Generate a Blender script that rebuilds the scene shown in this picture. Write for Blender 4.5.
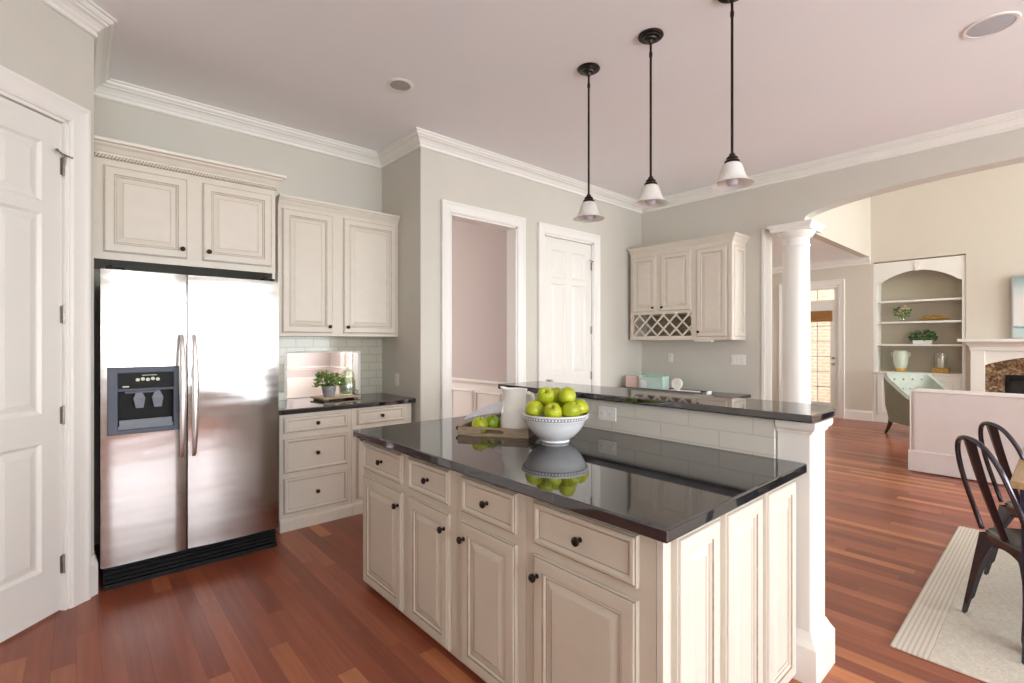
import bpy, bmesh, math, random
from math import sin, cos, pi, radians, sqrt
from mathutils import Vector, Matrix

# ------------------------------------------------------------------ camera, world, light
S = bpy.context.scene
COL = S.collection
for o in list(bpy.data.objects):
    bpy.data.objects.remove(o)

cam_d = bpy.data.cameras.new('camera')
cam = bpy.data.objects.new('camera', cam_d)
COL.objects.link(cam)
cam.location = (0, 0, 1.42)
cam.rotation_euler = (radians(90), 0, radians(-41.6))
cam_d.sensor_width = 36
cam_d.lens = 491.0 / 1024 * 36
cam_d.clip_start = 0.05
S.camera = cam

W = bpy.data.worlds.new('daylight')
S.world = W
W.use_nodes = True
_n = W.node_tree.nodes
_l = W.node_tree.links
_bg = _n['Background']
_tc = _n.new('ShaderNodeTexCoord')
_sx = _n.new('ShaderNodeSeparateXYZ')
_rp = _n.new('ShaderNodeValToRGB')
_l.new(_tc.outputs['Generated'], _sx.inputs[0])
_mr = _n.new('ShaderNodeMapRange')
_mr.inputs[1].default_value = -1
_mr.inputs[2].default_value = 1
_l.new(_sx.outputs[2], _mr.inputs[0])
_l.new(_mr.outputs[0], _rp.inputs[0])
_e = _rp.color_ramp.elements
_e[0].position = 0.40
_e[0].color = (0.40, 0.41, 0.34, 1)
_e[1].position = 0.62
_e[1].color = (1.0, 1.0, 1.0, 1)
_e2 = _rp.color_ramp.elements.new(0.505)
_e2.color = (0.80, 0.84, 0.76, 1)
_l.new(_rp.outputs[0], _bg.inputs[0])
_bg.inputs[1].default_value = 3.2

S.view_settings.view_transform = 'Standard'
S.view_settings.look = 'None'
S.view_settings.gamma = 1
S.view_settings.use_curve_mapping = False
S.view_settings.exposure = 0.77
S.cycles.use_denoising = True
S.cycles.max_bounces = 14
S.cycles.diffuse_bounces = 8
S.cycles.glossy_bounces = 5
S.cycles.transmission_bounces = 8
S.cycles.sample_clamp_indirect = 6
S.cycles.caustics_reflective = False
S.cycles.caustics_refractive = False


def window_light(loc, rot, sx, sy, power=0, col=(1, 1, 1), portal=False):
    d = bpy.data.lights.new('window_daylight_fill', 'AREA')
    d.shape = 'RECTANGLE'
    d.size, d.size_y = sx, sy
    d.energy = power
    d.color = col
    if portal:
        d.cycles.is_portal = True
    o = bpy.data.objects.new('window_daylight_fill', d)
    COL.objects.link(o)
    o.location = loc
    o.rotation_euler = rot
    return o


# area lamps: -Z is the shining direction
UP = 120   # tips the lamps upward to fill the ceiling, imitating ground bounce
TO_PY = (radians(UP), 0, 0)                # shines to +Y
TO_PX = (radians(UP), 0, radians(-90))     # shines to +X
TO_MX = (radians(UP), 0, radians(90))      # shines to -X
TO_MY = (radians(UP), 0, radians(180))     # shines to -Y
# added daylight fill lamps at the windows of the breakfast side, the sink side, the family room, the dining room
window_light((0.9, -4.52, 1.65), TO_PY, 4.6, 2.0, 195, (0.95, 0.98, 1.06))
window_light((4.5, -4.52, 1.40), TO_PY, 1.6, 2.4, 64, (0.95, 0.98, 1.06))
window_light((-2.12, -2.55, 1.65), (radians(140), 0, radians(-90)), 1.3, 1.2, 22, (0.97, 0.98, 1.0))  # sink side lamp tipped steeper, added fill for the left ceiling
window_light((8.2, -5.1, 2.6), TO_PY, 3.8, 3.8, 270, (0.98, 0.985, 1.0))
window_light((1.0, 10.02, 1.6), TO_MY, 2.4, 1.7, 95, (1, 0.98, 0.98))
window_light((4.00, 8.6, 1.45), TO_MX, 1.3, 1.8, 50, (1, 0.98, 0.98))


# ------------------------------------------------------------------ materials
def nt(m):
    return m.node_tree.nodes, m.node_tree.links


def mat(name, col, rough=0.5, metal=0.0, spec=0.5, coat=0.0, vary=0.0, vscale=8.0, bump=0.0, bscale=60.0, trans=0.0, ior=1.45, stretch=None):
    m = bpy.data.materials.new(name)
    m.use_nodes = True
    n, l = nt(m)
    b = n['Principled BSDF']
    b.inputs['Base Color'].default_value = (*col, 1)
    b.inputs['Roughness'].default_value = rough
    b.inputs['Metallic'].default_value = metal
    b.inputs['Specular IOR Level'].default_value = spec
    b.inputs['Coat Weight'].default_value = coat
    b.inputs['Coat Roughness'].default_value = 0.08
    b.inputs['Transmission Weight'].default_value = trans
    b.inputs['IOR'].default_value = ior
    if vary or bump:
        tc = n.new('ShaderNodeTexCoord')
        vec = tc.outputs['Object']
        if stretch:
            mp = n.new('ShaderNodeMapping')
            mp.inputs['Scale'].default_value = stretch
            l.new(vec, mp.inputs[0])
            vec = mp.outputs[0]
    if vary:
        t = n.new('ShaderNodeTexNoise')
        t.inputs['Scale'].default_value = vscale
        t.inputs['Detail'].default_value = 4
        l.new(vec, t.inputs['Vector'])
        r = n.new('ShaderNodeValToRGB')
        r.color_ramp.elements[0].position = 0.3
        r.color_ramp.elements[1].position = 0.7
        r.color_ramp.elements[0].color = (*[c * (1 - vary) for c in col], 1)
        r.color_ramp.elements[1].color = (*[min(1, c * (1 + vary)) for c in col], 1)
        l.new(t.outputs[0], r.inputs[0])
        l.new(r.outputs[0], b.inputs['Base Color'])
    if bump:
        t2 = n.new('ShaderNodeTexNoise')
        t2.inputs['Scale'].default_value = bscale
        t2.inputs['Detail'].default_value = 3
        l.new(vec, t2.inputs['Vector'])
        bp = n.new('ShaderNodeBump')
        bp.inputs['Strength'].default_value = bump
        bp.inputs['Distance'].default_value = 0.01
        l.new(t2.outputs[0], bp.inputs['Height'])
        l.new(bp.outputs[0], b.inputs['Normal'])
    return m


def math_node(n, l, op, a, b=None):
    k = n.new('ShaderNodeMath')
    k.operation = op
    for i, v in enumerate((a, b)):
        if v is None:
            continue
        if isinstance(v, (int, float)):
            k.inputs[i].default_value = v
        else:
            l.new(v, k.inputs[i])
    return k.outputs[0]


def floor_mat():
    m = bpy.data.materials.new('red hardwood planks')
    m.use_nodes = True
    n, l = nt(m)
    b = n['Principled BSDF']
    g = n.new('ShaderNodeNewGeometry')
    s = n.new('ShaderNodeSeparateXYZ')
    l.new(g.outputs['Position'], s.inputs[0])
    u = math_node(n, l, 'DIVIDE', s.outputs[0], 0.083)
    uid = math_node(n, l, 'FLOOR', u)
    wn = n.new('ShaderNodeTexWhiteNoise')
    wn.noise_dimensions = '1D'
    l.new(uid, wn.inputs['W'])
    v = math_node(n, l, 'ADD', math_node(n, l, 'DIVIDE', s.outputs[1], 1.15), math_node(n, l, 'MULTIPLY', wn.outputs[0], 9.0))
    vid = math_node(n, l, 'FLOOR', v)
    cx = n.new('ShaderNodeCombineXYZ')
    l.new(uid, cx.inputs[0])
    l.new(vid, cx.inputs[1])
    w2 = n.new('ShaderNodeTexWhiteNoise')
    w2.noise_dimensions = '2D'
    l.new(cx.outputs[0], w2.inputs['Vector'])
    r = n.new('ShaderNodeValToRGB')
    e = r.color_ramp.elements
    e[0].position = 0.0
    e[0].color = (0.225, 0.066, 0.039, 1)
    e[1].position = 1.0
    e[1].color = (0.560, 0.225, 0.087, 1)
    for p, c in ((0.3, (0.281, 0.078, 0.041)), (0.6, (0.342, 0.102, 0.053)), (0.85, (0.418, 0.145, 0.069))):
        x = e.new(p)
        x.color = (*c, 1)
    l.new(w2.outputs[0], r.inputs[0])
    # grain, stretched along the plank
    gv = n.new('ShaderNodeCombineXYZ')
    l.new(math_node(n, l, 'MULTIPLY', s.outputs[0], 45.0), gv.inputs[0])
    l.new(math_node(n, l, 'MULTIPLY', s.outputs[1], 2.2), gv.inputs[1])
    l.new(math_node(n, l, 'MULTIPLY', w2.outputs[0], 40.0), gv.inputs[2])
    gn = n.new('ShaderNodeTexNoise')
    gn.inputs['Scale'].default_value = 1.0
    gn.inputs['Detail'].default_value = 5
    l.new(gv.outputs[0], gn.inputs['Vector'])
    mx = n.new('ShaderNodeMix')
    mx.data_type = 'RGBA'
    mx.blend_type = 'MULTIPLY'
    mx.inputs[0].default_value = 0.42
    l.new(r.outputs[0], mx.inputs[6])
    gr = n.new('ShaderNodeValToRGB')
    gr.color_ramp.elements[0].position = 0.3
    gr.color_ramp.elements[0].color = (0.55, 0.5, 0.5, 1)
    gr.color_ramp.elements[1].position = 0.7
    gr.color_ramp.elements[1].color = (1.2, 1.2, 1.2, 1)
    l.new(gn.outputs[0], gr.inputs[0])
    l.new(gr.outputs[0], mx.inputs[7])
    # joints between planks
    fu = math_node(n, l, 'FRACT', u)
    fv = math_node(n, l, 'FRACT', v)
    ju = math_node(n, l, 'LESS_THAN', fu, 0.018)
    jv = math_node(n, l, 'LESS_THAN', fv, 0.0018)
    j = math_node(n, l, 'MAXIMUM', ju, jv)
    m2 = n.new('ShaderNodeMix')
    m2.data_type = 'RGBA'
    l.new(math_node(n, l, 'MULTIPLY', j, 0.6), m2.inputs[0])
    l.new(mx.outputs[2], m2.inputs[6])
    m2.inputs[7].default_value = (0.05, 0.015, 0.01, 1)
    l.new(m2.outputs[2], b.inputs['Base Color'])
    b.inputs['Roughness'].default_value = 0.28
    b.inputs['Specular IOR Level'].default_value = 0.42
    return m


def brick_mat(name, c1, c2, mortar, w, h, gap, axes=(0, 2), rough=0.3, bump=0.4, offset=0.5, spec=0.5):
    m = bpy.data.materials.new(name)
    m.use_nodes = True
    n, l = nt(m)
    b = n['Principled BSDF']
    g = n.new('ShaderNodeNewGeometry')
    s = n.new('ShaderNodeSeparateXYZ')
    l.new(g.outputs['Position'], s.inputs[0])
    c = n.new('ShaderNodeCombineXYZ')
    l.new(s.outputs[axes[0]], c.inputs[0])
    l.new(s.outputs[axes[1]], c.inputs[1])
    t = n.new('ShaderNodeTexBrick')
    t.inputs['Scale'].default_value = 1
    t.inputs['Brick Width'].default_value = w
    t.inputs['Row Height'].default_value = h
    t.inputs['Mortar Size'].default_value = gap
    t.inputs['Mortar Smooth'].default_value = 0.2
    t.inputs['Color1'].default_value = (*c1, 1)
    t.inputs['Color2'].default_value = (*c2, 1)
    t.inputs['Mortar'].default_value = (*mortar, 1)
    t.offset = offset
    l.new(c.outputs[0], t.inputs['Vector'])
    l.new(t.outputs['Color'], b.inputs['Base Color'])
    bp = n.new('ShaderNodeBump')
    bp.invert = True
    bp.inputs['Strength'].default_value = bump
    bp.inputs['Distance'].default_value = 0.004
    l.new(t.outputs['Fac'], bp.inputs['Height'])
    l.new(bp.outputs[0], b.inputs['Normal'])
    b.inputs['Roughness'].default_value = rough
    b.inputs['Specular IOR Level'].default_value = spec
    return m


def stripes_mat(name, c1, c2, axis, period, duty=0.5, rough=0.9, weave=True):
    m = bpy.data.materials.new(name)
    m.use_nodes = True
    n, l = nt(m)
    b = n['Principled BSDF']
    tc = n.new('ShaderNodeTexCoord')
    s = n.new('ShaderNodeSeparateXYZ')
    l.new(tc.outputs['Object'], s.inputs[0])
    f = math_node(n, l, 'FRACT', math_node(n, l, 'DIVIDE', s.outputs[axis], period))
    k = math_node(n, l, 'LESS_THAN', f, duty)
    mx = n.new('ShaderNodeMix')
    mx.data_type = 'RGBA'
    l.new(k, mx.inputs[0])
    mx.inputs[6].default_value = (*c1, 1)
    mx.inputs[7].default_value = (*c2, 1)
    l.new(mx.outputs[2], b.inputs['Base Color'])
    b.inputs['Roughness'].default_value = rough
    if weave:
        t = n.new('ShaderNodeTexNoise')
        t.inputs['Scale'].default_value = 180
        l.new(tc.outputs['Object'], t.inputs['Vector'])
        bp = n.new('ShaderNodeBump')
        bp.inputs['Strength'].default_value = 0.4
        bp.inputs['Distance'].default_value = 0.006
        l.new(t.outputs[0], bp.inputs['Height'])
        l.new(bp.outputs[0], b.inputs['Normal'])
    return m


def shade_mat(name, col, amount=0.5):
    m = bpy.data.materials.new(name)
    m.use_nodes = True
    n, l = nt(m)
    b = n['Principled BSDF']
    b.inputs['Base Color'].default_value = (*col, 1)
    b.inputs['Roughness'].default_value = 0.25
    t = n.new('ShaderNodeBsdfTranslucent')
    t.inputs[0].default_value = (*col, 1)
    mx = n.new('ShaderNodeMixShader')
    mx.inputs[0].default_value = amount
    out = n['Material Output']
    l.new(b.outputs[0], mx.inputs[1])
    l.new(t.outputs[0], mx.inputs[2])
    l.new(mx.outputs[0], out.inputs[0])
    return m


def thin_glass(name, tint=(1, 1, 1), refl=0.12):
    m = bpy.data.materials.new(name)
    m.use_nodes = True
    n, l = nt(m)
    n.remove(n['Principled BSDF'])
    t = n.new('ShaderNodeBsdfTransparent')
    t.inputs[0].default_value = (*tint, 1)
    g = n.new('ShaderNodeBsdfGlossy')
    g.inputs['Roughness'].default_value = 0.02
    mx = n.new('ShaderNodeMixShader')
    mx.inputs[0].default_value = refl
    l.new(t.outputs[0], mx.inputs[1])
    l.new(g.outputs[0], mx.inputs[2])
    l.new(mx.outputs[0], n['Material Output'].inputs[0])
    return m


def granite_mat():
    m = bpy.data.materials.new('black polished granite')
    m.use_nodes = True
    n, l = nt(m)
    b = n['Principled BSDF']
    tc = n.new('ShaderNodeTexCoord')
    t = n.new('ShaderNodeTexVoronoi')
    t.inputs['Scale'].default_value = 420
    l.new(tc.outputs['Object'], t.inputs['Vector'])
    r = n.new('ShaderNodeValToRGB')
    r.color_ramp.elements[0].position = 0.0
    r.color_ramp.elements[0].color = (0.004, 0.004, 0.006, 1)
    r.color_ramp.elements[1].position = 1.0
    r.color_ramp.elements[1].color = (0.022, 0.023, 0.027, 1)
    l.new(t.outputs['Color'], r.inputs[0])
    l.new(r.outputs[0], b.inputs['Base Color'])
    b.inputs['Roughness'].default_value = 0.035
    b.inputs['IOR'].default_value = 2.0
    b.inputs['Specular IOR Level'].default_value = 0.6
    return m


def steel_mat():
    m = bpy.data.materials.new('brushed stainless steel')
    m.use_nodes = True
    n, l = nt(m)
    b = n['Principled BSDF']
    b.inputs['Base Color'].default_value = (0.52, 0.495, 0.48, 1)
    b.inputs['Metallic'].default_value = 1
    b.inputs['Roughness'].default_value = 0.17
    b.inputs['Anisotropic'].default_value = 0.8
    tc = n.new('ShaderNodeTexCoord')
    mp = n.new('ShaderNodeMapping')
    mp.inputs['Scale'].default_value = (1.2, 1.2, 7.0)
    l.new(tc.outputs['Object'], mp.inputs[0])
    t = n.new('ShaderNodeTexNoise')
    t.inputs['Scale'].default_value = 1.4
    t.inputs['Detail'].default_value = 1
    l.new(mp.outputs[0], t.inputs['Vector'])
    bp = n.new('ShaderNodeBump')
    bp.inputs['Strength'].default_value = 0.10
    bp.inputs['Distance'].default_value = 0.02
    l.new(t.outputs[0], bp.inputs['Height'])
    l.new(bp.outputs[0], b.inputs['Normal'])
    return m


def marble_mat():
    m = bpy.data.materials.new('brown veined marble')
    m.use_nodes = True
    n, l = nt(m)
    b = n['Principled BSDF']
    tc = n.new('ShaderNodeTexCoord')
    t = n.new('ShaderNodeTexNoise')
    t.inputs['Scale'].default_value = 14
    t.inputs['Detail'].default_value = 8
    t.inputs['Distortion'].default_value = 1.6
    l.new(tc.outputs['Object'], t.inputs['Vector'])
    r = n.new('ShaderNodeValToRGB')
    r.color_ramp.elements[0].position = 0.35
    r.color_ramp.elements[0].color = (0.06, 0.03, 0.016, 1)
    r.color_ramp.elements[1].position = 0.68
    r.color_ramp.elements[1].color = (0.42, 0.30, 0.18, 1)
    x = r.color_ramp.elements.new(0.52)
    x.color = (0.18, 0.10, 0.05, 1)
    l.new(t.outputs[0], r.inputs[0])
    l.new(r.outputs[0], b.inputs['Base Color'])
    b.inputs['Roughness'].default_value = 0.15
    return m


def painting_mat():
    m = bpy.data.materials.new('misty seascape paint')
    m.use_nodes = True
    n, l = nt(m)
    b = n['Principled BSDF']
    tc = n.new('ShaderNodeTexCoord')
    s = n.new('ShaderNodeSeparateXYZ')
    l.new(tc.outputs['Generated'], s.inputs[0])
    t = n.new('ShaderNodeTexNoise')
    t.inputs['Scale'].default_value = 4
    l.new(tc.outputs['Generated'], t.inputs['Vector'])
    z = math_node(n, l, 'ADD', s.outputs[2], math_node(n, l, 'MULTIPLY', math_node(n, l, 'SUBTRACT', t.outputs[0], 0.5), 0.12))
    r = n.new('ShaderNodeValToRGB')
    e = r.color_ramp.elements
    e[0].position = 0.0
    e[0].color = (0.50, 0.57, 0.57, 1)
    e[1].position = 1.0
    e[1].color = (0.22, 0.33, 0.35, 1)
    for p, c in ((0.15, (0.45, 0.58, 0.60)), (0.17, (0.16, 0.22, 0.25)), (0.20, (0.68, 0.68, 0.66)), (0.6, (0.70, 0.68, 0.66)), (0.8, (0.52, 0.60, 0.60))):
        x = e.new(p)
        x.color = (*c, 1)
    l.new(z, r.inputs[0])
    l.new(r.outputs[0], b.inputs['Base Color'])
    b.inputs['Roughness'].default_value = 0.4
    return m


def apple_mat(name, a, c):
    m = bpy.data.materials.new(name)
    m.use_nodes = True
    n, l = nt(m)
    b = n['Principled BSDF']
    tc = n.new('ShaderNodeTexCoord')
    t = n.new('ShaderNodeTexNoise')
    t.inputs['Scale'].default_value = 22
    t.inputs['Detail'].default_value = 3
    l.new(tc.outputs['Object'], t.inputs['Vector'])
    r = n.new('ShaderNodeValToRGB')
    r.color_ramp.elements[0].position = 0.35
    r.color_ramp.elements[0].color = (*a, 1)
    r.color_ramp.elements[1].position = 0.68
    r.color_ramp.elements[1].color = (*c, 1)
    l.new(t.outputs[0], r.inputs[0])
    l.new(r.outputs[0], b.inputs['Base Color'])
    b.inputs['Roughness'].default_value = 0.28
    b.inputs['Subsurface Weight'].default_value = 0.05
    return m


M = {}
M['floor'] = floor_mat()
M['wall'] = mat('greige wall paint', (0.60, 0.585, 0.525), 0.75, vary=0.015, vscale=3, bump=0.03, bscale=300)
M['family_wall'] = mat('warm beige wall paint', (0.63, 0.59, 0.52), 0.75, vary=0.01, vscale=2)
M['niche_shade_paint'] = mat('shade-darkened niche wall paint', (0.47, 0.43, 0.34), 0.75, vary=0.01)  # wall tone lowered so the colour carries the shade inside the niche
M['pink_wall'] = mat('dusty pink wall paint', (0.61, 0.565, 0.55), 0.8, vary=0.01, vscale=2)
M['ceiling'] = mat('flat ceiling paint', (0.85, 0.86, 0.885), 0.85, vary=0.01, vscale=1.5)
M['trim'] = mat('white trim paint', (0.81, 0.805, 0.77), 0.35, vary=0.008, vscale=5)
M['door'] = mat('white door paint', (0.77, 0.765, 0.725), 0.35, vary=0.008, vscale=5)
M['cream'] = mat('cream cabinet paint', (0.68, 0.635, 0.555), 0.38, vary=0.02, vscale=12)
M['island_cream_shaded'] = mat('shade-darkened island cream paint', (0.57, 0.52, 0.435), 0.38, vary=0.02, vscale=12)  # same cream as the cabinets, darkened for the shade on the island front
M['glaze'] = mat('brown antique glaze', (0.30, 0.235, 0.165), 0.5, vary=0.25, vscale=30)
M['glaze_soft'] = mat('worn antique glaze', (0.44, 0.385, 0.32), 0.5, vary=0.2, vscale=30)
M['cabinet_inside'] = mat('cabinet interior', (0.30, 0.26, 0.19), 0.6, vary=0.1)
M['granite'] = granite_mat()
M['steel'] = steel_mat()
M['handle_steel'] = mat('satin handle steel', (0.82, 0.80, 0.79), 0.36, 1.0, vary=0.03, vscale=20)
M['bronze'] = mat('oil rubbed bronze', (0.030, 0.022, 0.018), 0.3, 0.7, vary=0.2, vscale=40)
M['black_plastic'] = mat('black plastic', (0.010, 0.010, 0.011), 0.5, spec=0.2, vary=0.2, vscale=40)
M['grey_plastic'] = mat('slate grey plastic', (0.10, 0.115, 0.15), 0.45, spec=0.25, vary=0.05, vscale=20)
M['icon'] = mat('pale key print', (0.60, 0.66, 0.50), 0.4, vary=0.1, vscale=90)
M['clear_plastic'] = mat('smoky clear plastic', (0.20, 0.22, 0.26), 0.3, spec=0.3, vary=0.1, vscale=30)
M['hinge'] = mat('aged nickel hinge', (0.30, 0.28, 0.25), 0.35, 0.9, vary=0.15, vscale=60)
M['white_plastic'] = mat('white plastic', (0.80, 0.79, 0.76), 0.35, vary=0.01)
M['tile'] = brick_mat('glossy cream subway tile', (0.50, 0.485, 0.40), (0.53, 0.515, 0.43), (0.38, 0.365, 0.30), 0.152, 0.076, 0.003, (0, 2), 0.08, 0.5)
M['knee_tile'] = brick_mat('cream bar wall tile', (0.66, 0.63, 0.565), (0.675, 0.645, 0.58), (0.57, 0.54, 0.48), 0.31, 0.077, 0.003, (1, 2), 0.25, 0.4)
M['brick'] = brick_mat('orange brick', (0.77, 0.49, 0.37), (0.82, 0.57, 0.45), (0.82, 0.72, 0.64), 0.21, 0.075, 0.012, (1, 2), 0.9, 0.5)
M['ceramic'] = mat('white glazed ceramic', (0.80, 0.80, 0.80), 0.12, vary=0.01, vscale=20)
M['cream_ceramic'] = mat('off white jug glaze', (0.82, 0.80, 0.76), 0.2, vary=0.03, vscale=15)
M['bead_shadow'] = mat('grey bead shadow band', (0.30, 0.30, 0.33), 0.3, vary=0.1, vscale=60)  # grey puts the shade between the rim beads into the colour
M['apple'] = apple_mat('green apple skin', (0.29, 0.36, 0.006), (0.50, 0.54, 0.022))
M['apple_b'] = apple_mat('darker green apple skin', (0.19, 0.29, 0.008), (0.34, 0.43, 0.02))
M['stem'] = mat('apple stem', (0.08, 0.045, 0.02), 0.7, vary=0.2, vscale=80)
M['tray_wood'] = mat('weathered tray wood', (0.27, 0.20, 0.13), 0.55, vary=0.3, vscale=9, stretch=(2, 14, 14))
M['board_wood'] = mat('pale board wood', (0.58, 0.40, 0.22), 0.5, vary=0.25, vscale=6, stretch=(2, 12, 12))
M['table_wood'] = mat('honey table wood', (0.40, 0.26, 0.13), 0.35, vary=0.25, vscale=5, stretch=(2, 14, 14))
M['dark_wood'] = mat('dark stained wood', (0.07, 0.032, 0.02), 0.3, vary=0.25, vscale=9, stretch=(12, 12, 2))
M['navy'] = mat('navy table paint', (0.022, 0.022, 0.045), 0.35, vary=0.1)
M['gunmetal'] = mat('black lacquered steel', (0.085, 0.08, 0.095), 0.12, 0.85, vary=0.15, vscale=12)
M['seat_metal'] = mat('worn grey steel seat', (0.13, 0.13, 0.12), 0.25, 0.8, vary=0.15, vscale=12)
M['leaf'] = mat('green leaves', (0.13, 0.24, 0.045), 0.5, vary=0.45, vscale=25)
M['leaf_light'] = mat('light green leaves', (0.30, 0.42, 0.10), 0.5, vary=0.35, vscale=25)
M['leaf_dark'] = mat('blue green leaves', (0.035, 0.09, 0.05), 0.5, vary=0.4, vscale=25)
M['flower'] = mat('cream blossom', (0.72, 0.62, 0.38), 0.7, vary=0.15, vscale=40)
M['galvanised'] = mat('galvanised pot', (0.42, 0.43, 0.46), 0.4, 0.4, vary=0.2, vscale=25)
M['jar_glass'] = thin_glass('greenish jar glass', (0.86, 0.90, 0.82), 0.14)
M['jar_fill'] = mat('pale jar filling', (0.66, 0.68, 0.58), 0.6, vary=0.3, vscale=45)
M['clear_glass'] = thin_glass('clear glass', (0.97, 0.98, 0.97), 0.08)
M['pane'] = thin_glass('window glass', (0.98, 0.99, 0.98), 0.06)
M['shade_glass'] = shade_mat('frosted alabaster glass', (0.90, 0.90, 0.87), 0.35)
M['bulb'] = shade_mat('frosted bulb', (0.80, 0.77, 0.85), 0.4)
M['mint'] = mat('mint glaze', (0.66, 0.75, 0.64), 0.3, vary=0.06, vscale=15)
M['gold'] = mat('matte gold', (0.60, 0.42, 0.13), 0.4, 0.4, vary=0.1, vscale=30)
M['driftwood'] = mat('golden driftwood', (0.42, 0.25, 0.06), 0.6, vary=0.35, vscale=30)
M['candle'] = mat('ivory wax', (0.82, 0.78, 0.70), 0.5, vary=0.02)
M['teal'] = mat('pale teal lacquer', (0.48, 0.66, 0.60), 0.3, vary=0.05)
M['teal_dark'] = mat('deep teal cloth', (0.02, 0.10, 0.12), 0.8, vary=0.2, vscale=60)
M['pink_paper'] = mat('pink card', (0.66, 0.48, 0.43), 0.6, vary=0.06, vscale=25)
M['white_paper'] = mat('white paper', (0.80, 0.79, 0.77), 0.7, vary=0.01)
M['tray_grey'] = mat('grey tray lacquer', (0.13, 0.125, 0.125), 0.3, vary=0.1)
M['towel'] = mat('pale blue paper', (0.70, 0.74, 0.82), 0.4, vary=0.06, vscale=30, bump=0.2, bscale=200)
M['sofa'] = mat('blush slipcover cotton', (0.70, 0.645, 0.62), 0.85, vary=0.02, vscale=6, bump=0.12, bscale=14)
M['armchair'] = mat('sage green velvet', (0.43, 0.48, 0.42), 0.7, vary=0.05, vscale=10)
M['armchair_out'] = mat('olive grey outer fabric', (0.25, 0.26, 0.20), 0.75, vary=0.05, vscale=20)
M['rug'] = mat('natural woven rug', (0.68, 0.63, 0.53), 0.95, vary=0.10, vscale=60, bump=0.6, bscale=130)
M['rug_band'] = stripes_mat('ribbed rug border', (0.56, 0.50, 0.40), (0.70, 0.65, 0.56), 1, 0.019, 0.6)
M['bamboo'] = stripes_mat('woven bamboo', (0.24, 0.11, 0.028), (0.34, 0.17, 0.05), 2, 0.012, 0.5, 0.7, False)
M['firebox'] = mat('black firebox', (0.012, 0.012, 0.012), 0.5, vary=0.2)
M['marble'] = marble_mat()
M['painting'] = painting_mat()
M['frame_silver'] = mat('silver picture frame', (0.45, 0.46, 0.46), 0.35, 0.6, vary=0.08)
M['grille'] = mat('grey speaker mesh', (0.47, 0.49, 0.53), 0.6, vary=0.06, vscale=200)
M['can_inside'] = mat('light reflector', (0.62, 0.58, 0.56), 0.18, 0.85, vary=0.05)
M['ground'] = mat('lawn and patio outside', (0.30, 0.32, 0.22), 0.95, vary=0.2, vscale=1.0)
M['mat_dark'] = mat('dark doormat', (0.06, 0.04, 0.03), 0.95, vary=0.3, vscale=60)


# ------------------------------------------------------------------ mesh tools
FRAMES = {}


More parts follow.
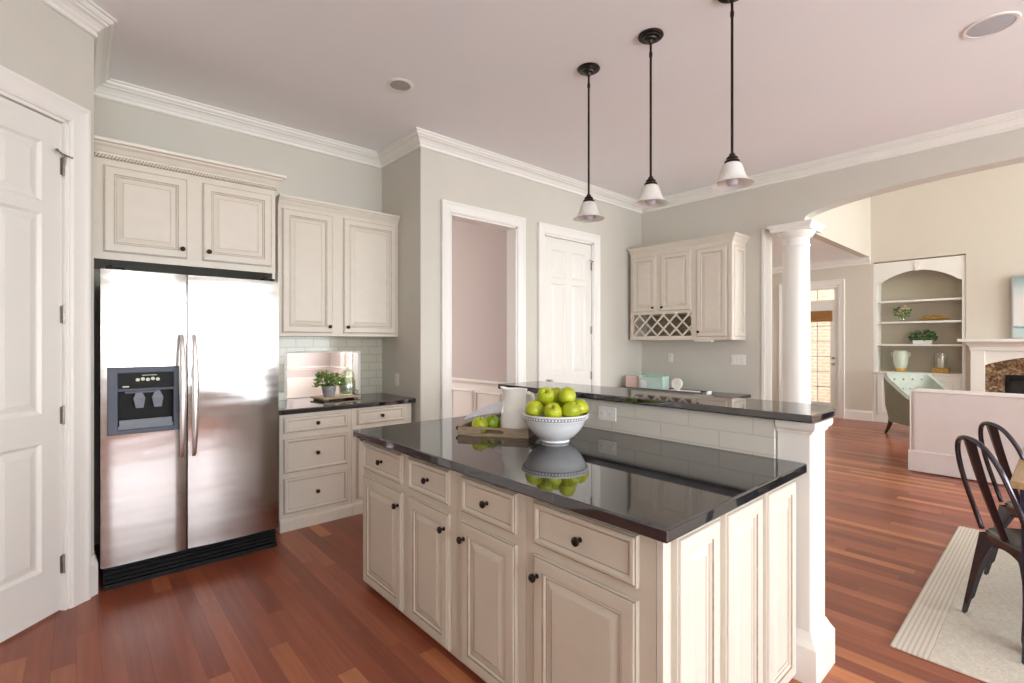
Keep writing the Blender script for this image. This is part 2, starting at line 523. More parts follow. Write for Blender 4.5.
class MB:
    def __init__(self):
        self.v, self.f, self.m = [], [], []

    def add(self, vs, fs, m=0):
        b = len(self.v)
        self.v += [tuple(p) for p in vs]
        for f in fs:
            self.f.append([b + i for i in f])
            self.m.append(m)
        return self

    def box(self, x0, x1, y0, y1, z0, z1, m=0):
        vs = [(x, y, z) for z in (z0, z1) for y in (y0, y1) for x in (x0, x1)]
        return self.add(vs, [(0, 2, 3, 1), (4, 5, 7, 6), (0, 1, 5, 4), (2, 6, 7, 3), (0, 4, 6, 2), (1, 3, 7, 5)], m)

    def frustum(self, a, b, m=0):
        """a, b = (x0,x1,y0,y1,z): two rectangles joined."""
        vs = []
        for (x0, x1, y0, y1, z) in (a, b):
            vs += [(x0, y0, z), (x1, y0, z), (x1, y1, z), (x0, y1, z)]
        return self.add(vs, [(3, 2, 1, 0), (4, 5, 6, 7), (0, 1, 5, 4), (1, 2, 6, 5), (2, 3, 7, 6), (3, 0, 4, 7)], m)

    def prism(self, pts, w0, w1, mp, m=0):
        """2-D outline extruded from w0 to w1; mp(u,v,w) -> xyz."""
        n = len(pts)
        vs = [mp(u, v, w0) for u, v in pts] + [mp(u, v, w1) for u, v in pts]
        fs = [list(range(n))[::-1], list(range(n, 2 * n))]
        for i in range(n):
            j = (i + 1) % n
            fs.append((i, j, n + j, n + i))
        return self.add(vs, fs, m)

    def sweep(self, path, prof, mp, closed=False, m=0):
        """path of (u,v); prof of (offset to the right of the path, height w)."""
        n = len(path)
        P = [Vector(p) for p in path]
        rows = []
        for i in range(n):
            if closed:
                d0 = (P[i] - P[i - 1]).normalized()
                d1 = (P[(i + 1) % n] - P[i]).normalized()
            else:
                d0 = (P[i] - P[i - 1]).normalized() if i > 0 else (P[1] - P[0]).normalized()
                d1 = (P[i + 1] - P[i]).normalized() if i < n - 1 else d0
            n0 = Vector((d0.y, -d0.x))
            n1 = Vector((d1.y, -d1.x))
            k = (n0 + n1)
            k = k / max(1e-6, k.dot(n0))
            rows.append([mp(P[i].x + k.x * o, P[i].y + k.y * o, w) for o, w in prof])
        q = len(prof)
        vs = [p for r in rows for p in r]
        fs = []
        for i in range(n if closed else n - 1):
            j = (i + 1) % n
            for a in range(q):
                b = (a + 1) % q
                fs.append((i * q + a, i * q + b, j * q + b, j * q + a))
        if not closed:
            fs.append(list(range(q))[::-1])
            fs.append([(n - 1) * q + a for a in range(q)])
        return self.add(vs, fs, m)

    def lathe(self, prof, c=(0, 0, 0), axis='z', n=32, mats=None, m=0, sx=1, sy=1):
        def mp(a, r, h):
            u, v = r * cos(a) * sx, r * sin(a) * sy
            if axis == 'z':
                return (c[0] + u, c[1] + v, c[2] + h)
            if axis == '-y':
                return (c[0] + u, c[1] - h, c[2] + v)
            if axis == 'x':
                return (c[0] + h, c[1] + u, c[2] + v)
        q = len(prof)
        vs = [mp(2 * pi * i / n, max(r, 1e-5), h) for i in range(n) for r, h in prof]
        b = len(self.v)
        self.v += vs
        for i in range(n):
            j = (i + 1) % n
            for a in range(q - 1):
                self.f.append([b + i * q + a, b + j * q + a, b + j * q + a + 1, b + i * q + a + 1])
                self.m.append(mats[a] if mats else m)
        for a in (0, q - 1):
            if prof[a][0] > 1e-4:
                self.f.append([b + i * q + a for i in range(n)])
                self.m.append(mats[min(a, q - 2)] if mats else m)
        return self

    def tube(self, pts, r, n=10, m=0, flat=1.0, closed=False):
        P = [Vector(p) for p in pts]
        k = len(P)
        R = r if isinstance(r, (list, tuple)) else [r] * k
        t0 = (P[1] - P[0]).normalized()
        ref = Vector((0, 0, 1)) if abs(t0.z) < 0.9 else Vector((1, 0, 0))
        nrm = t0.cross(ref).normalized()
        vs = []
        for i in range(k):
            if closed:
                t = (P[(i + 1) % k] - P[i - 1]).normalized()
            else:
                t = (P[min(i + 1, k - 1)] - P[max(i - 1, 0)]).normalized()
            nrm = (nrm - t * nrm.dot(t))
            nrm = nrm.normalized() if nrm.length > 1e-6 else t.orthogonal().normalized()
            bn = t.cross(nrm)
            for j in range(n):
                a = 2 * pi * j / n
                vs.append(P[i] + nrm * (R[i] * cos(a)) + bn * (R[i] * flat * sin(a)))
        fs = []
        for i in range(k if closed else k - 1):
            i2 = (i + 1) % k
            for j in range(n):
                j2 = (j + 1) % n
                fs.append((i * n + j, i * n + j2, i2 * n + j2, i2 * n + j))
        if not closed:
            fs.append(list(range(n))[::-1])
            fs.append([(k - 1) * n + j for j in range(n)])
        return self.add(vs, fs, m)

    def slab(self, x0, x1, z0, z1, yf, t, panels, prof, edge=None, xs=(), back=True):
        """door-like slab, front at yf facing -y; prof: list of (inset, depth, material of the strip leading to it)."""
        e = edge or []
        # outer edge rings
        rings = [(0, t)] + [(i, d) for i, d, _ in e] if e else [(0, t), (0, 0)]
        mm = [0] + [k for _, _, k in e] if e else [0, 0]
        prev = None
        for (ins, d) in rings:
            cur = [(x0 + ins, yf + d, z0 + ins), (x1 - ins, yf + d, z0 + ins), (x1 - ins, yf + d, z1 - ins), (x0 + ins, yf + d, z1 - ins)]
            if prev is not None:
                k = rings.index((ins, d))
                self.add(prev + cur, [(a, (a + 1) % 4, 4 + (a + 1) % 4, 4 + a) for a in range(4)], mm[min(k, len(mm) - 1)])
            elif back:
                self.add(cur, [(3, 2, 1, 0)], 0)
            prev = cur
        ins, yy = rings[-1][0], yf + rings[-1][1]
        X = sorted(set([x0 + ins, x1 - ins] + [p[0] for p in panels] + [p[1] for p in panels] + list(xs)))
        Z = sorted(set([z0 + ins, z1 - ins] + [p[2] for p in panels] + [p[3] for p in panels]))
        for i in range(len(X) - 1):
            for j in range(len(Z) - 1):
                cx_, cz_ = (X[i] + X[i + 1]) / 2, (Z[j] + Z[j + 1]) / 2
                if any(p[0] < cx_ < p[1] and p[2] < cz_ < p[3] for p in panels):
                    continue
                self.add([(X[i], yy, Z[j]), (X[i + 1], yy, Z[j]), (X[i + 1], yy, Z[j + 1]), (X[i], yy, Z[j + 1])], [(0, 1, 2, 3)], 0)
        for (a, b_, c, d_) in panels:
            prev = [(a, yy, c), (b_, yy, c), (b_, yy, d_), (a, yy, d_)]
            for ent in prof:
                ins2, dp, k = ent[:3]
                cur = [(a + ins2, yf + dp, c + ins2), (b_ - ins2, yf + dp, c + ins2), (b_ - ins2, yf + dp, d_ - ins2), (a + ins2, yf + dp, d_ - ins2)]
                self.add(prev + cur, [(q, (q + 1) % 4, 4 + (q + 1) % 4, 4 + q) for q in range(4)], k)
                prev = cur
            self.add(prev, [(0, 1, 2, 3)], prof[-1][2] if len(prof[-1]) > 3 else 0)
        return self

    def sphere(self, c, r, n=16, rings=10, m=0, sc=(1, 1, 1)):
        prof = [(r * sin(pi * i / rings), -r * cos(pi * i / rings)) for i in range(rings + 1)]
        b = len(self.v)
        self.lathe(prof, (0, 0, 0), 'z', n, m=m)
        for i in range(b, len(self.v)):
            x, y, z = self.v[i]
            self.v[i] = (c[0] + x * sc[0], c[1] + y * sc[1], c[2] + z * sc[2])
        return self

    def xform(self, fn):
        self.v = [tuple(fn(*p)) for p in self.v]
        return self

    def build(self, name, mats, parent=None, smooth=False, bevel=0.0, world=False, segs=2, sub=0):
        me = bpy.data.meshes.new(name)
        vs = self.v
        if world and parent is not None:
            top = parent
            while top.parent is not None:
                top = top.parent
            loc, rz = FRAMES[top.name]
            c_, s_ = cos(rz), sin(rz)
            vs = [((x - loc[0]) * c_ + (y - loc[1]) * s_, -(x - loc[0]) * s_ + (y - loc[1]) * c_, z - loc[2]) for x, y, z in vs]
        me.from_pydata(vs, [], self.f)
        if not isinstance(mats, (list, tuple)):
            mats = [mats]
        for k in mats:
            me.materials.append(k)
        for p, k in zip(me.polygons, self.m):
            p.material_index = k
        bm = bmesh.new()
        bm.from_mesh(me)
        bmesh.ops.remove_doubles(bm, verts=bm.verts, dist=1e-5)
        bmesh.ops.recalc_face_normals(bm, faces=bm.faces)
        bm.to_mesh(me)
        bm.free()
        if smooth:
            for p in me.polygons:
                p.use_smooth = True
            me.set_sharp_from_angle(angle=radians(38))
        o = bpy.data.objects.new(name, me)
        COL.objects.link(o)
        if parent is not None:
            o.parent = parent
        else:
            FRAMES[o.name] = ((0, 0, 0), 0)
        if bevel:
            bv = o.modifiers.new('edge', 'BEVEL')
            bv.width = bevel
            bv.segments = segs
            bv.limit_method = 'ANGLE'
            bv.angle_limit = radians(40)
        if sub:
            sb = o.modifiers.new('smooth', 'SUBSURF')
            sb.levels = sb.render_levels = sub
        return o


def XY(u, v, w):
    return (u, v, w)


def thing(name, label, cat, loc=(0, 0, 0), rz=0.0, group=None):
    o = bpy.data.objects.new(name, None)
    o.empty_display_size = 0.05
    COL.objects.link(o)
    o.location = loc
    o.rotation_euler = (0, 0, rz)
    FRAMES[o.name] = (loc, rz)
    o['label'] = label
    o['category'] = cat
    if group:
        o['group'] = group
    return o


def tag(o, label, cat, group=None):
    o['label'] = label
    o['category'] = cat
    if group:
        o['group'] = group
    return o


def struct(o, label=None):
    o['kind'] = 'structure'
    if label:
        o['label'] = label
    return o


def dup(src, loc, label, rz=None):
    r = src.copy()
    COL.objects.link(r)
    r.location = loc
    if rz is not None:
        r.rotation_euler = (0, 0, rz)
    r['label'] = label
    FRAMES[r.name] = (loc, r.rotation_euler[2])

    def kids(a, b):
        for ch in list(a.children):
            c = ch.copy()
            COL.objects.link(c)
            c.parent = b
            kids(ch, c)
    kids(src, r)
    return r


# ------------------------------------------------------------------ room shell
CEIL = 3.25
WT = 0.14


def wall_cells(name, axis, c0, c1, u0, u1, z0, z1, holes, m, label=None):
    """wall slab between c0..c1 on its normal axis, spanning u0..u1 and z0..z1 with rectangular holes (u0,u1,z0,z1)."""
    b = MB()
    U = sorted(set([u0, u1] + [h[0] for h in holes] + [h[1] for h in holes]))
    Z = sorted(set([z0, z1] + [h[2] for h in holes] + [h[3] for h in holes]))
    for i in range(len(U) - 1):
        for j in range(len(Z) - 1):
            cu, cz = (U[i] + U[i + 1]) / 2, (Z[j] + Z[j + 1]) / 2
            if any(h[0] < cu < h[1] and h[2] < cz < h[3] for h in holes):
                continue
            if axis == 'y':
                b.box(U[i], U[i + 1], c0, c1, Z[j], Z[j + 1])
            else:
                b.box(c0, c1, U[i], U[i + 1], Z[j], Z[j + 1])
    return struct(b.build(name, m), label)


struct(MB().box(-2.2, 11.1, -5.2, 10.1, -0.08, 0.0).build('floor', M['floor']))
struct(MB().box(-30, 40, -40, 40, -0.5, -0.1).build('ground', M['ground']))
# kitchen ceiling outline (stops at the right wall)
struct(MB().box(-2.2, 5.67, -4.5, 4.5, CEIL, CEIL + 0.1).build('ceiling', M['ceiling']))

# angled pantry wall on the left, with the door opening (local frame: x to the right along the wall)
AX, AY = 0.075, 3.625
ANG = radians(45)


def ang(x, y, z):
    return (AX + x * cos(ANG) - y * sin(ANG), AY + x * sin(ANG) + y * cos(ANG), z)


D1L, D1R, D1T = -0.940, -0.150, 2.59   # pantry door opening
b = MB()
b.box(-2.97, D1L, 0, WT, 0, CEIL).box(D1R, 0, 0, WT, 0, CEIL).box(D1L, D1R, 0, WT, D1T, CEIL)
b.xform(ang)
struct(b.build('wall_left', M['wall']))
struct(MB().box(-0.06, 0.075, 3.64, 4.5, 0, CEIL).build('wall_left', M['wall']))
wall_cells('wall_back', 'y', 4.5, 4.62, -0.06, 2.27, 0, CEIL, [(1.349, 2.041, 0.914, 1.329)], M['wall'])
struct(MB().box(2.27, 2.41, 3.77, 4.62, 0, CEIL).build('wall_back', M['wall']))
DWL, DWR, DWT = 2.582, 3.416, 2.606     # cased opening
D2L, D2R, D2T = 3.814, 4.655, 2.600     # closed six panel door
wall_cells('wall_back', 'y', 3.77, 3.91, 2.41, 5.85, 0, CEIL, [(DWL, DWR, 0, DWT), (D2L, D2R, 0, D2T)], M['wall'])

# right wall with the arched opening
pts = [(3.77, 0), (3.77, 3.6), (-4.5, 3.6), (-4.5, 0), (-1.8, 0), (-1.8, 2.70)]
for i in range(33):
    a = pi - pi * i / 32
    pts.append((1.8 * cos(a), 2.70 + 0.2 * sin(a)))
pts += [(1.8, 2.655), (2.225, 2.655), (2.225, 0)]
struct(MB().prism(pts, 5.67, 5.85, lambda u, v, w: (w, u, v)).build('wall_right', M['wall']))

# window walls behind the camera
wall_cells('wall_front', 'y', -4.5, -4.36, -2.2, 5.85, 0, CEIL,
           [(-1.35, 0.05, 1.0, 2.6), (0.2, 1.6, 1.0, 2.6), (1.75, 3.15, 1.0, 2.6), (3.75, 5.25, 0.06, 2.5)], M['wall'])
wall_cells('wall_left', 'x', -2.14, -2.0, -4.5, 1.55, 0, CEIL, [(-3.2, -1.9, 1.05, 2.3)], M['wall'])

# family room beyond the arch
NY0, NY1 = 1.047, 2.268                # niche
FDL, FDR, FDT = 2.80, 3.72, 2.47       # french door opening incl. transom
wall_cells('wall_right', 'x', 10.6, 10.72, -5.1, 4.5, 0, 5.7, [(NY0, NY1, 0, 2.82), (FDL, FDR, 0, FDT)], M['family_wall'])
struct(MB().box(10.72, 11.02, NY0 - 0.06, NY0, 0, 2.9).box(10.72, 11.02, NY1, NY1 + 0.06, 0, 2.9)
       .box(11.0, 11.06, NY0 - 0.06, NY1 + 0.06, 0, 2.9).box(10.72, 11.06, NY0 - 0.06, NY1 + 0.06, 2.82, 2.9).build('wall_right', M['family_wall']))
wall_cells('wall_back', 'y', 4.35, 4.5, 5.85, 10.6, 0, 3.0, [], M['family_wall'])
struct(MB().box(5.85, 10.6, 2.30, 2.42, 2.92, 5.7).build('wall_back', M['family_wall']))
struct(MB().box(5.85, 10.6, 2.42, 4.5, 2.92, 3.0).build('ceiling', M['ceiling']))
struct(MB().box(5.6, 10.8, -5.2, 2.45, 5.6, 5.7).build('ceiling', M['ceiling']))
struct(MB().box(5.72, 5.85, -4.5, 2.42, 3.6, 5.7).build('wall_left', M['family_wall']))
wall_cells('wall_front', 'y', -5.1, -4.96, 5.6, 10.8, 0, 5.7, [(6.4, 8.1, 0.6, 4.4), (8.3, 10.0, 0.6, 4.4)], M['family_wall'])

# dining room behind the kitchen wall
wall_cells('wall_back', 'y', 9.9, 10.02, -2.2, 4.0, 0, CEIL, [(-0.2, 2.2, 0.75, 2.45)], M['pink_wall'])
wall_cells('wall_right', 'x', 3.85, 3.97, 3.91, 9.9, 0, CEIL, [(8.0, 9.2, 0.6, 2.3)], M['pink_wall'])
struct(MB().box(-2.2, -2.08, 4.62, 9.9, 0, CEIL).build('wall_left', M['pink_wall']))
struct(MB().box(-2.2, 3.97, 4.5, 10.02, CEIL, CEIL + 0.1).build('ceiling', M['ceiling']))
struct(MB().box(2.41, 3.85, 3.912, 3.918, 2.62, CEIL).build('wall_front', M['pink_wall']))

# ---- crown mouldings
CROWN = [(0.0, 3.13), (0.013, 3.13), (0.018, 3.137), (0.018, 3.144), (0.012, 3.150), (0.012, 3.158), (0.022, 3.168), (0.028, 3.180), (0.044, 3.196),
         (0.062, 3.203), (0.062, 3.212), (0.074, 3.215), (0.082, 3.224), (0.086, 3.236), (0.100, 3.238), (0.100, 3.2495), (0.0, 3.2495)]
path = [ang(-2.97, 0, 0)[:2], (AX, AY), (AX, 4.5), (2.27, 4.5), (2.27, 3.77), (5.67, 3.77), (5.67, -4.36)]
struct(MB().sweep(path, CROWN, XY).build('trim_1', M['trim']))
CR2 = [(o, z - CEIL + 2.92) for o, z in CROWN]
struct(MB().sweep([(5.85, 4.35), (10.6, 4.35), (10.6, 2.302)], CR2, XY).build('trim_2', M['trim']))
struct(MB().sweep([(3.85, 9.9), (3.85, 3.92)], CROWN, XY).build('trim_3', M['trim']))

# ---- baseboards
BASE = [(0, 0), (0.016, 0), (0.016, 0.14), (0.012, 0.155), (0.007, 0.165), (0.005, 0.18), (0, 0.18)]
struct(MB().sweep([(10.6, 2.80), (10.6, 2.272)], BASE, XY).build('baseboard_right', M['trim']))
struct(MB().sweep([(5.85, 4.35), (10.6, 4.35), (10.6, 3.83)], BASE, XY).build('baseboard_back', M['trim']))
struct(MB().sweep([(2.41, 3.77), (2.48, 3.77)], BASE, XY).build('baseboard_back', M['trim']))
struct(MB().sweep([(3.518, 3.77), (3.707, 3.77)], BASE, XY).build('baseboard_back', M['trim']))
struct(MB().sweep([(4.76, 3.77), (5.02, 3.77)], BASE, XY).build('baseboard_back', M['trim']))
BB = [(0, 0), (0.02, 0), (0.02, 0.17), (0.013, 0.19), (0.008, 0.20), (0.006, 0.22), (0, 0.22)]
struct(MB().sweep([ang(-0.048, 0, 0)[:2], (AX, AY), (AX, 3.70)], [(o * 0.9, z) for o, z in BB], XY).build('baseboard_left', M['trim']))

# ---- casings (profile: distance from the opening edge outward is to the LEFT of the travel, so travel clockwise seen from the room)
CAS = [(0, 0), (0, 0.012), (-0.012, 0.018), (-0.045, 0.020), (-0.070, 0.024), (-0.088, 0.030), (-0.100, 0.030), (-0.104, 0.024), (-0.104, 0)]


def casing(name, l, r, top, mp, jamb=WT, z0=0.0):
    b = MB()
    b.sweep([(l, z0), (l, top), (r, top), (r, z0)], [(o, w) for o, w in CAS], lambda u, v, w: mp(u, -w, v))
    t = 0.018
    for (a, c, d, e) in ((l, l + t, z0, top), (r - t, r, z0, top), (l, r, top - t, top)):
        q = MB().box(a, c, -0.002, jamb, d, e)
        b.add([mp(*p) for p in q.v], q.f)
    return struct(b.build(name, M['trim']))


casing('trim_4', D1L, D1R, D1T, ang)
casing('trim_5', DWL, DWR, DWT, lambda x, y, z: (x, 3.77 + y, z))
casing('trim_6', D2L, D2R, D2T, lambda x, y, z: (x, 3.77 + y, z))


def facing_mx(X):
    return lambda x, y, z: (X + y, -x, z)   # local x runs to world -Y


casing('trim_7', -FDR, -FDL, FDT, facing_mx(10.6), 0.12)
# end trim of the wall beside the column
struct(MB().box(5.655, 5.865, 2.19, 2.225, 0, 2.655).box(5.645, 5.875, 2.185, 2.265, 0, 0.2).build('trim_8', M['trim'], bevel=0.004))

# wainscot and chair rail of the dining room (right wall)
b = MB()
b.sweep([(3.85, 9.9), (3.85, 3.92)], [(0, 0.86), (0.012, 0.86), (0.018, 0.885), (0.035, 0.90), (0.035, 0.915), (0.02, 0.93), (0, 0.93)], XY)
b.box(3.838, 3.85, 3.92, 7.9, 0, 0.86).box(3.838, 3.85, 9.3, 9.9, 0, 0.86)
for k in range(7):
    y0 = 4.0 + k * 0.55
    b.sweep([(y0, 0.26), (y0, 0.76), (y0 + 0.45, 0.76), (y0 + 0.45, 0.26)], [(0, 0), (0, 0.010), (-0.012, 0.018), (-0.03, 0.010), (-0.03, 0)],
            lambda u, v, w: (3.838 - w, u, v), closed=True)
struct(b.build('trim_9', M['trim']))
b = MB()
b.sweep([(-2.08, 9.9), (3.85, 9.9)], [(0, 0.86), (0.012, 0.86), (0.018, 0.885), (0.035, 0.90), (0.035, 0.915), (0.02, 0.93), (0, 0.93)], XY)
b.box(-2.08, 3.85, 9.888, 9.9, 0, 0.72)
struct(b.build('trim_10', M['trim']))


def window(name, l, r, z0, z1, mp, cols=2, rows=2, depth=0.12):
    """sash window in an opening; frame with muntins, pane as a child."""
    f = MB()

    def bx(a, c, y0, y1, d, e):
        q = MB().box(a, c, y0, y1, d, e)
        f.add([mp(*p) for p in q.v], q.f)
    t = 0.05
    bx(l, l + t, 0.03, 0.10, z0, z1)
    bx(r - t, r, 0.03, 0.10, z0, z1)
    bx(l + t, r - t, 0.03, 0.10, z0, z0 + t)
    bx(l + t, r - t, 0.03, 0.10, z1 - t, z1)
    for i in range(1, cols):
        x = l + (r - l) * i / cols
        bx(x - 0.012, x + 0.012, 0.05, 0.08, z0 + t, z1 - t)
    for i in range(1, rows):
        z = z0 + (z1 - z0) * i / rows
        bx(l + t, r - t, 0.045, 0.085, z - 0.014, z + 0.014)
    f.sweep([(l, z0), (l, z1), (r, z1), (r, z0)], [(o, w) for o, w in CAS], lambda u, v, w: mp(u, -w, v), closed=True)
    o = struct(f.build(name, M['trim']))
    q = MB().box(l + t, r - t, 0.062, 0.066, z0 + t, z1 - t)
    g = MB().add([mp(*p) for p in q.v], q.f)
    g.build('pane', M['pane'], o)
    return o


facing_py = lambda x, y, z: (-x, -4.36 - y, z)     # wall seen looking to -Y: local x to world -X
window('window_1', -0.05, 1.35, 1.0, 2.6, facing_py)
window('window_2', -1.6, -0.2, 1.0, 2.6, facing_py)
window('window_3', -3.15, -1.75, 1.0, 2.6, facing_py)
window('window_4', -5.25, -3.75, 0.06, 2.5, facing_py, 2, 1)
facing_px = lambda x, y, z: (-2.0 - y, x, z)
window('window_5', -3.2, -1.9, 1.05, 2.3, facing_px)
fam_py = lambda x, y, z: (-x, -4.96 - y, z)
window('window_6', -8.1, -6.4, 0.6, 4.4, fam_py, 2, 4)
window('window_7', -10.0, -8.3, 0.6, 4.4, fam_py, 2, 4)
window('window_8', -9.2, -8.0, 0.6, 2.3, facing_mx(3.85), 2, 3)
window('window_9', -0.2, 2.2, 0.75, 2.45, lambda x, y, z: (x, 9.9 + y, z), 3, 2)

# cased pass-through between the counter and the upper cabinets
b = MB()
x0, x1, z0, z1 = 1.349, 2.041, 0.916, 1.329
b.box(x0, x0 + 0.022, 4.488, 4.63, z0, z1).box(x1 - 0.022, x1, 4.488, 4.63, z0, z1).box(x0 + 0.022, x1 - 0.022, 4.488, 4.63, z1 - 0.012, z1)
struct(b.build('trim_11', M['trim'], bevel=0.002))

# tiled backsplash
wall_cells('trim_12', 'y', 4.49, 4.5, 1.09, 2.268, 0.916, 1.47, [(x0, x1, z0 - 0.01, z1)], M['tile'])

# brick courtyard wall outside the french door
struct(MB().box(12.6, 12.8, 0.6, 9.0, -0.1, 4.2).build('wall_outside', M['brick']))


# ------------------------------------------------------------------ doors
def six_panel(name, w, h, mp_loc, rz, knob_side, hinges, latch=True, mul=1.0, label=None):
    """six panel door, local frame at its lower left corner, front facing -y."""
    st, mid = 0.105 * mul, 0.09 * mul
    pw = (w - 2 * st - mid) / 2
    X = [(st, st + pw), (st + pw + mid, w - st)]
    Z = [(0.24, 0.89), (1.04, 2.06), (2.12, h - 0.13)]
    panels = [(a, c, d, e) for a, c in X for d, e in Z]
    prof = [(0.006, 0.004, 0), (0.014, 0.011, 0), (0.022, 0.012, 0), (0.055, 0.004, 0)]
    b = MB().slab(0, w, 0, h, 0, 0.04, panels, prof)
    o = bpy.data.objects.new(name, None)
    COL.objects.link(o)
    o.location = mp_loc
    o.rotation_euler = (0, 0, rz)
    FRAMES[o.name] = (mp_loc, rz)
    struct(o, label)
    b.build('door_panel', M['door'], o)
    for z in hinges:
        hb = MB().lathe([(0.0045, -0.05), (0.0075, -0.048), (0.0075, 0.048), (0.0045, 0.05)], (w + 0.004, -0.006, z), 'z', 10)
        hb.box(w - 0.012, w + 0.012, -0.0025, 0.004, z - 0.045, z + 0.045)
        hb.build('hinge', M['hinge'], o, smooth=True)
    if latch:
        z = hinges[-1] + 0.06
        lb = MB().tube([(w - 0.055, -0.03, z + 0.006), (w - 0.02, -0.022, z), (w + 0.03, -0.024, z - 0.004)], 0.0042, 8)
        lb.lathe([(0.001, 0), (0.008, 0.002), (0.008, 0.010), (0.001, 0.012)], (w - 0.055, -0.024, z + 0.006), '-y', 10)
        lb.lathe([(0.001, 0), (0.007, 0.002), (0.007, 0.010), (0.001, 0.012)], (w + 0.03, -0.018, z - 0.004), '-y', 10)
        lb.tube([(w + 0.004, -0.015, z + 0.004), (w + 0.004, -0.008, z - 0.06)], 0.006, 8)
        lb.build('hinge_stop', M['hinge'], o, smooth=True)
    if knob_side is not None:
        kb = MB().lathe([(0.028, 0), (0.028, 0.004), (0.012, 0.010), (0.010, 0.035), (0.024, 0.042), (0.028, 0.055), (0.022, 0.066), (0.001, 0.070)],
                        (knob_side, 0, 0.965), '-y', 16)
        kb.build('door_knob', M['hinge'], o, smooth=True)
    return o


six_panel('door_1', D1R - D1L - 0.044, D1T - 0.036, ang(D1L + 0.022, 0.012, 0.012), ANG, None, [0.235, 1.02, 1.55, 2.33],
          label='white six panel pantry door in the angled wall beside the refrigerator')
six_panel('door_2', D2R - D2L - 0.044, D2T - 0.036, (D2L + 0.022, 3.785, 0.012), 0, 0.05, [0.24, 1.0, 1.545, 2.31],
          label='white six panel door on the back wall right of the cased opening')

# glazed garden door with transom
o = bpy.data.objects.new('door_3', None)
COL.objects.link(o)
o.location = (10.62, FDR - 0.02, 0.012)
o.rotation_euler = (0, 0, radians(-90))
FRAMES[o.name] = ((10.62, FDR - 0.02, 0.012), radians(-90))
struct(o, 'glazed white garden door with transom and bamboo blind behind the column')
dw = FDR - FDL - 0.04
b = MB()
b.box(0, 0.115, 0, 0.04, 0, 2.10).box(dw - 0.115, dw, 0, 0.04, 0, 2.10).box(0.115, dw - 0.115, 0, 0.04, 0, 0.26).box(0.115, dw - 0.115, 0, 0.04, 1.99, 2.10)
b.build('door_frame', M['door'], o, bevel=0.003)
b = MB()
gx = [0.115 + (dw - 0.23) * i / 3 for i in range(4)]
for x in gx[1:3]:
    b.box(x - 0.009, x + 0.009, 0.008, 0.032, 0.26, 1.99)
for k in range(1, 6):
    z = 0.26 + 1.73 * k / 6
    b.box(0.115, dw - 0.115, 0.008, 0.032, z - 0.009, z + 0.009)
b.build('muntin', M['door'], o)
MB().box(0.115, dw - 0.115, 0.018, 0.022, 0.26, 1.99).build('pane', M['pane'], o)
b = MB().box(0, dw, -0.005, 0.05, 2.10, 2.16).box(0, 0.05, 0, 0.04, 2.16, 2.43).box(dw - 0.05, dw, 0, 0.04, 2.16, 2.43)
b.box(0.05, dw - 0.05, 0, 0.04, 2.16, 2.19).box(0.05, dw - 0.05, 0, 0.04, 2.39, 2.43)
for x in gx[1:3]:
    b.box(x - 0.009, x + 0.009, 0.008, 0.032, 2.19, 2.39)
tr = b.build('transom', M['door'], o)
MB().box(0.05, dw - 0.05, 0.018, 0.022, 2.19, 2.39).build('pane', M['pane'], tr)
for z, r in ((0.99, 0.026), (1.10, 0.022)):
    kb = MB().lathe([(r, 0), (r, 0.006), (0.010, 0.012), (0.010, 0.035), (r * 0.95, 0.042), (r, 0.052), (r * 0.7, 0.062), (0.001, 0.064)], (dw - 0.055, 0, z), '-y', 14)
    kb.build('door_knob', M['hinge'], o, smooth=True)

bl = thing('roman_blind', 'rolled up woven bamboo blind at the top of the glazed garden door', 'blind', (10.605, FDR - 0.14, 1.80), radians(-90))
b = MB().box(0, dw - 0.20, -0.03, 0.012, 0.03, 0.20)
b.lathe([(0.026, 0), (0.03, 0.01), (0.03, dw - 0.21), (0.026, dw - 0.20)], (0, -0.012, 0.025), 'x', 12)
b.build('bamboo_shade', M['bamboo'], bl, smooth=True)


# ------------------------------------------------------------------ cabinet tools
CG = [M['cream'], M['glaze_soft']]
CGI = [M['island_cream_shaded'], M['glaze']]
CGE = [M['cream'], M['glaze']]
DOOR_EDGE = [(0, 0.009, 0), (0.003, 0.005, 0), (0.007, 0.005, 1), (0.009, 0.001, 0), (0.015, 0.0, 0)]
DOOR_PROF = [(0.0, 0.0, 0), (0.004, 0.004, 1), (0.009, 0.002, 0), (0.013, 0.009, 0), (0.016, 0.010, 1), (0.020, 0.010, 0), (0.044, 0.003, 0), (0.046, 0.0045, 1), (0.048, 0.003, 0)]
DRAWER_EDGE = [(0, 0.009, 0), (0.003, 0.005, 0), (0.007, 0.005, 1), (0.009, 0.001, 0), (0.013, 0.0, 0)]
DRAWER_PROF = [(0.0, 0.0, 0), (0.005, 0.003, 0), (0.009, 0.008, 0), (0.0115, 0.009, 1), (0.013, 0.0085, 0)]
KNOB = [(0.009, 0), (0.009, 0.003), (0.0055, 0.006), (0.005, 0.014), (0.012, 0.018), (0.0155, 0.023), (0.0150, 0.028), (0.011, 0.032), (0.001, 0.0335)]


def knob(parent, x, z, y=0.0, s=1.0):
    b = MB().lathe([(r * s, h * s) for r, h in KNOB], (x, y, z), '-y', 16)
    return b.build('knob', M['bronze'], parent, smooth=True)


def cab_door(root, x0, x1, z0, z1, kx=None, kz=None, yf=-0.02, fr=0.050, name='door', ks=1.0, gl=None):
    b = MB().slab(x0, x1, z0, z1, yf, 0.0195, [(x0 + fr, x1 - fr, z0 + fr, z1 - fr)], DOOR_PROF, DOOR_EDGE)
    d = b.build(name, gl or CG, root)
    if kx is not None:
        knob(d, kx, kz, yf, ks)
    return d


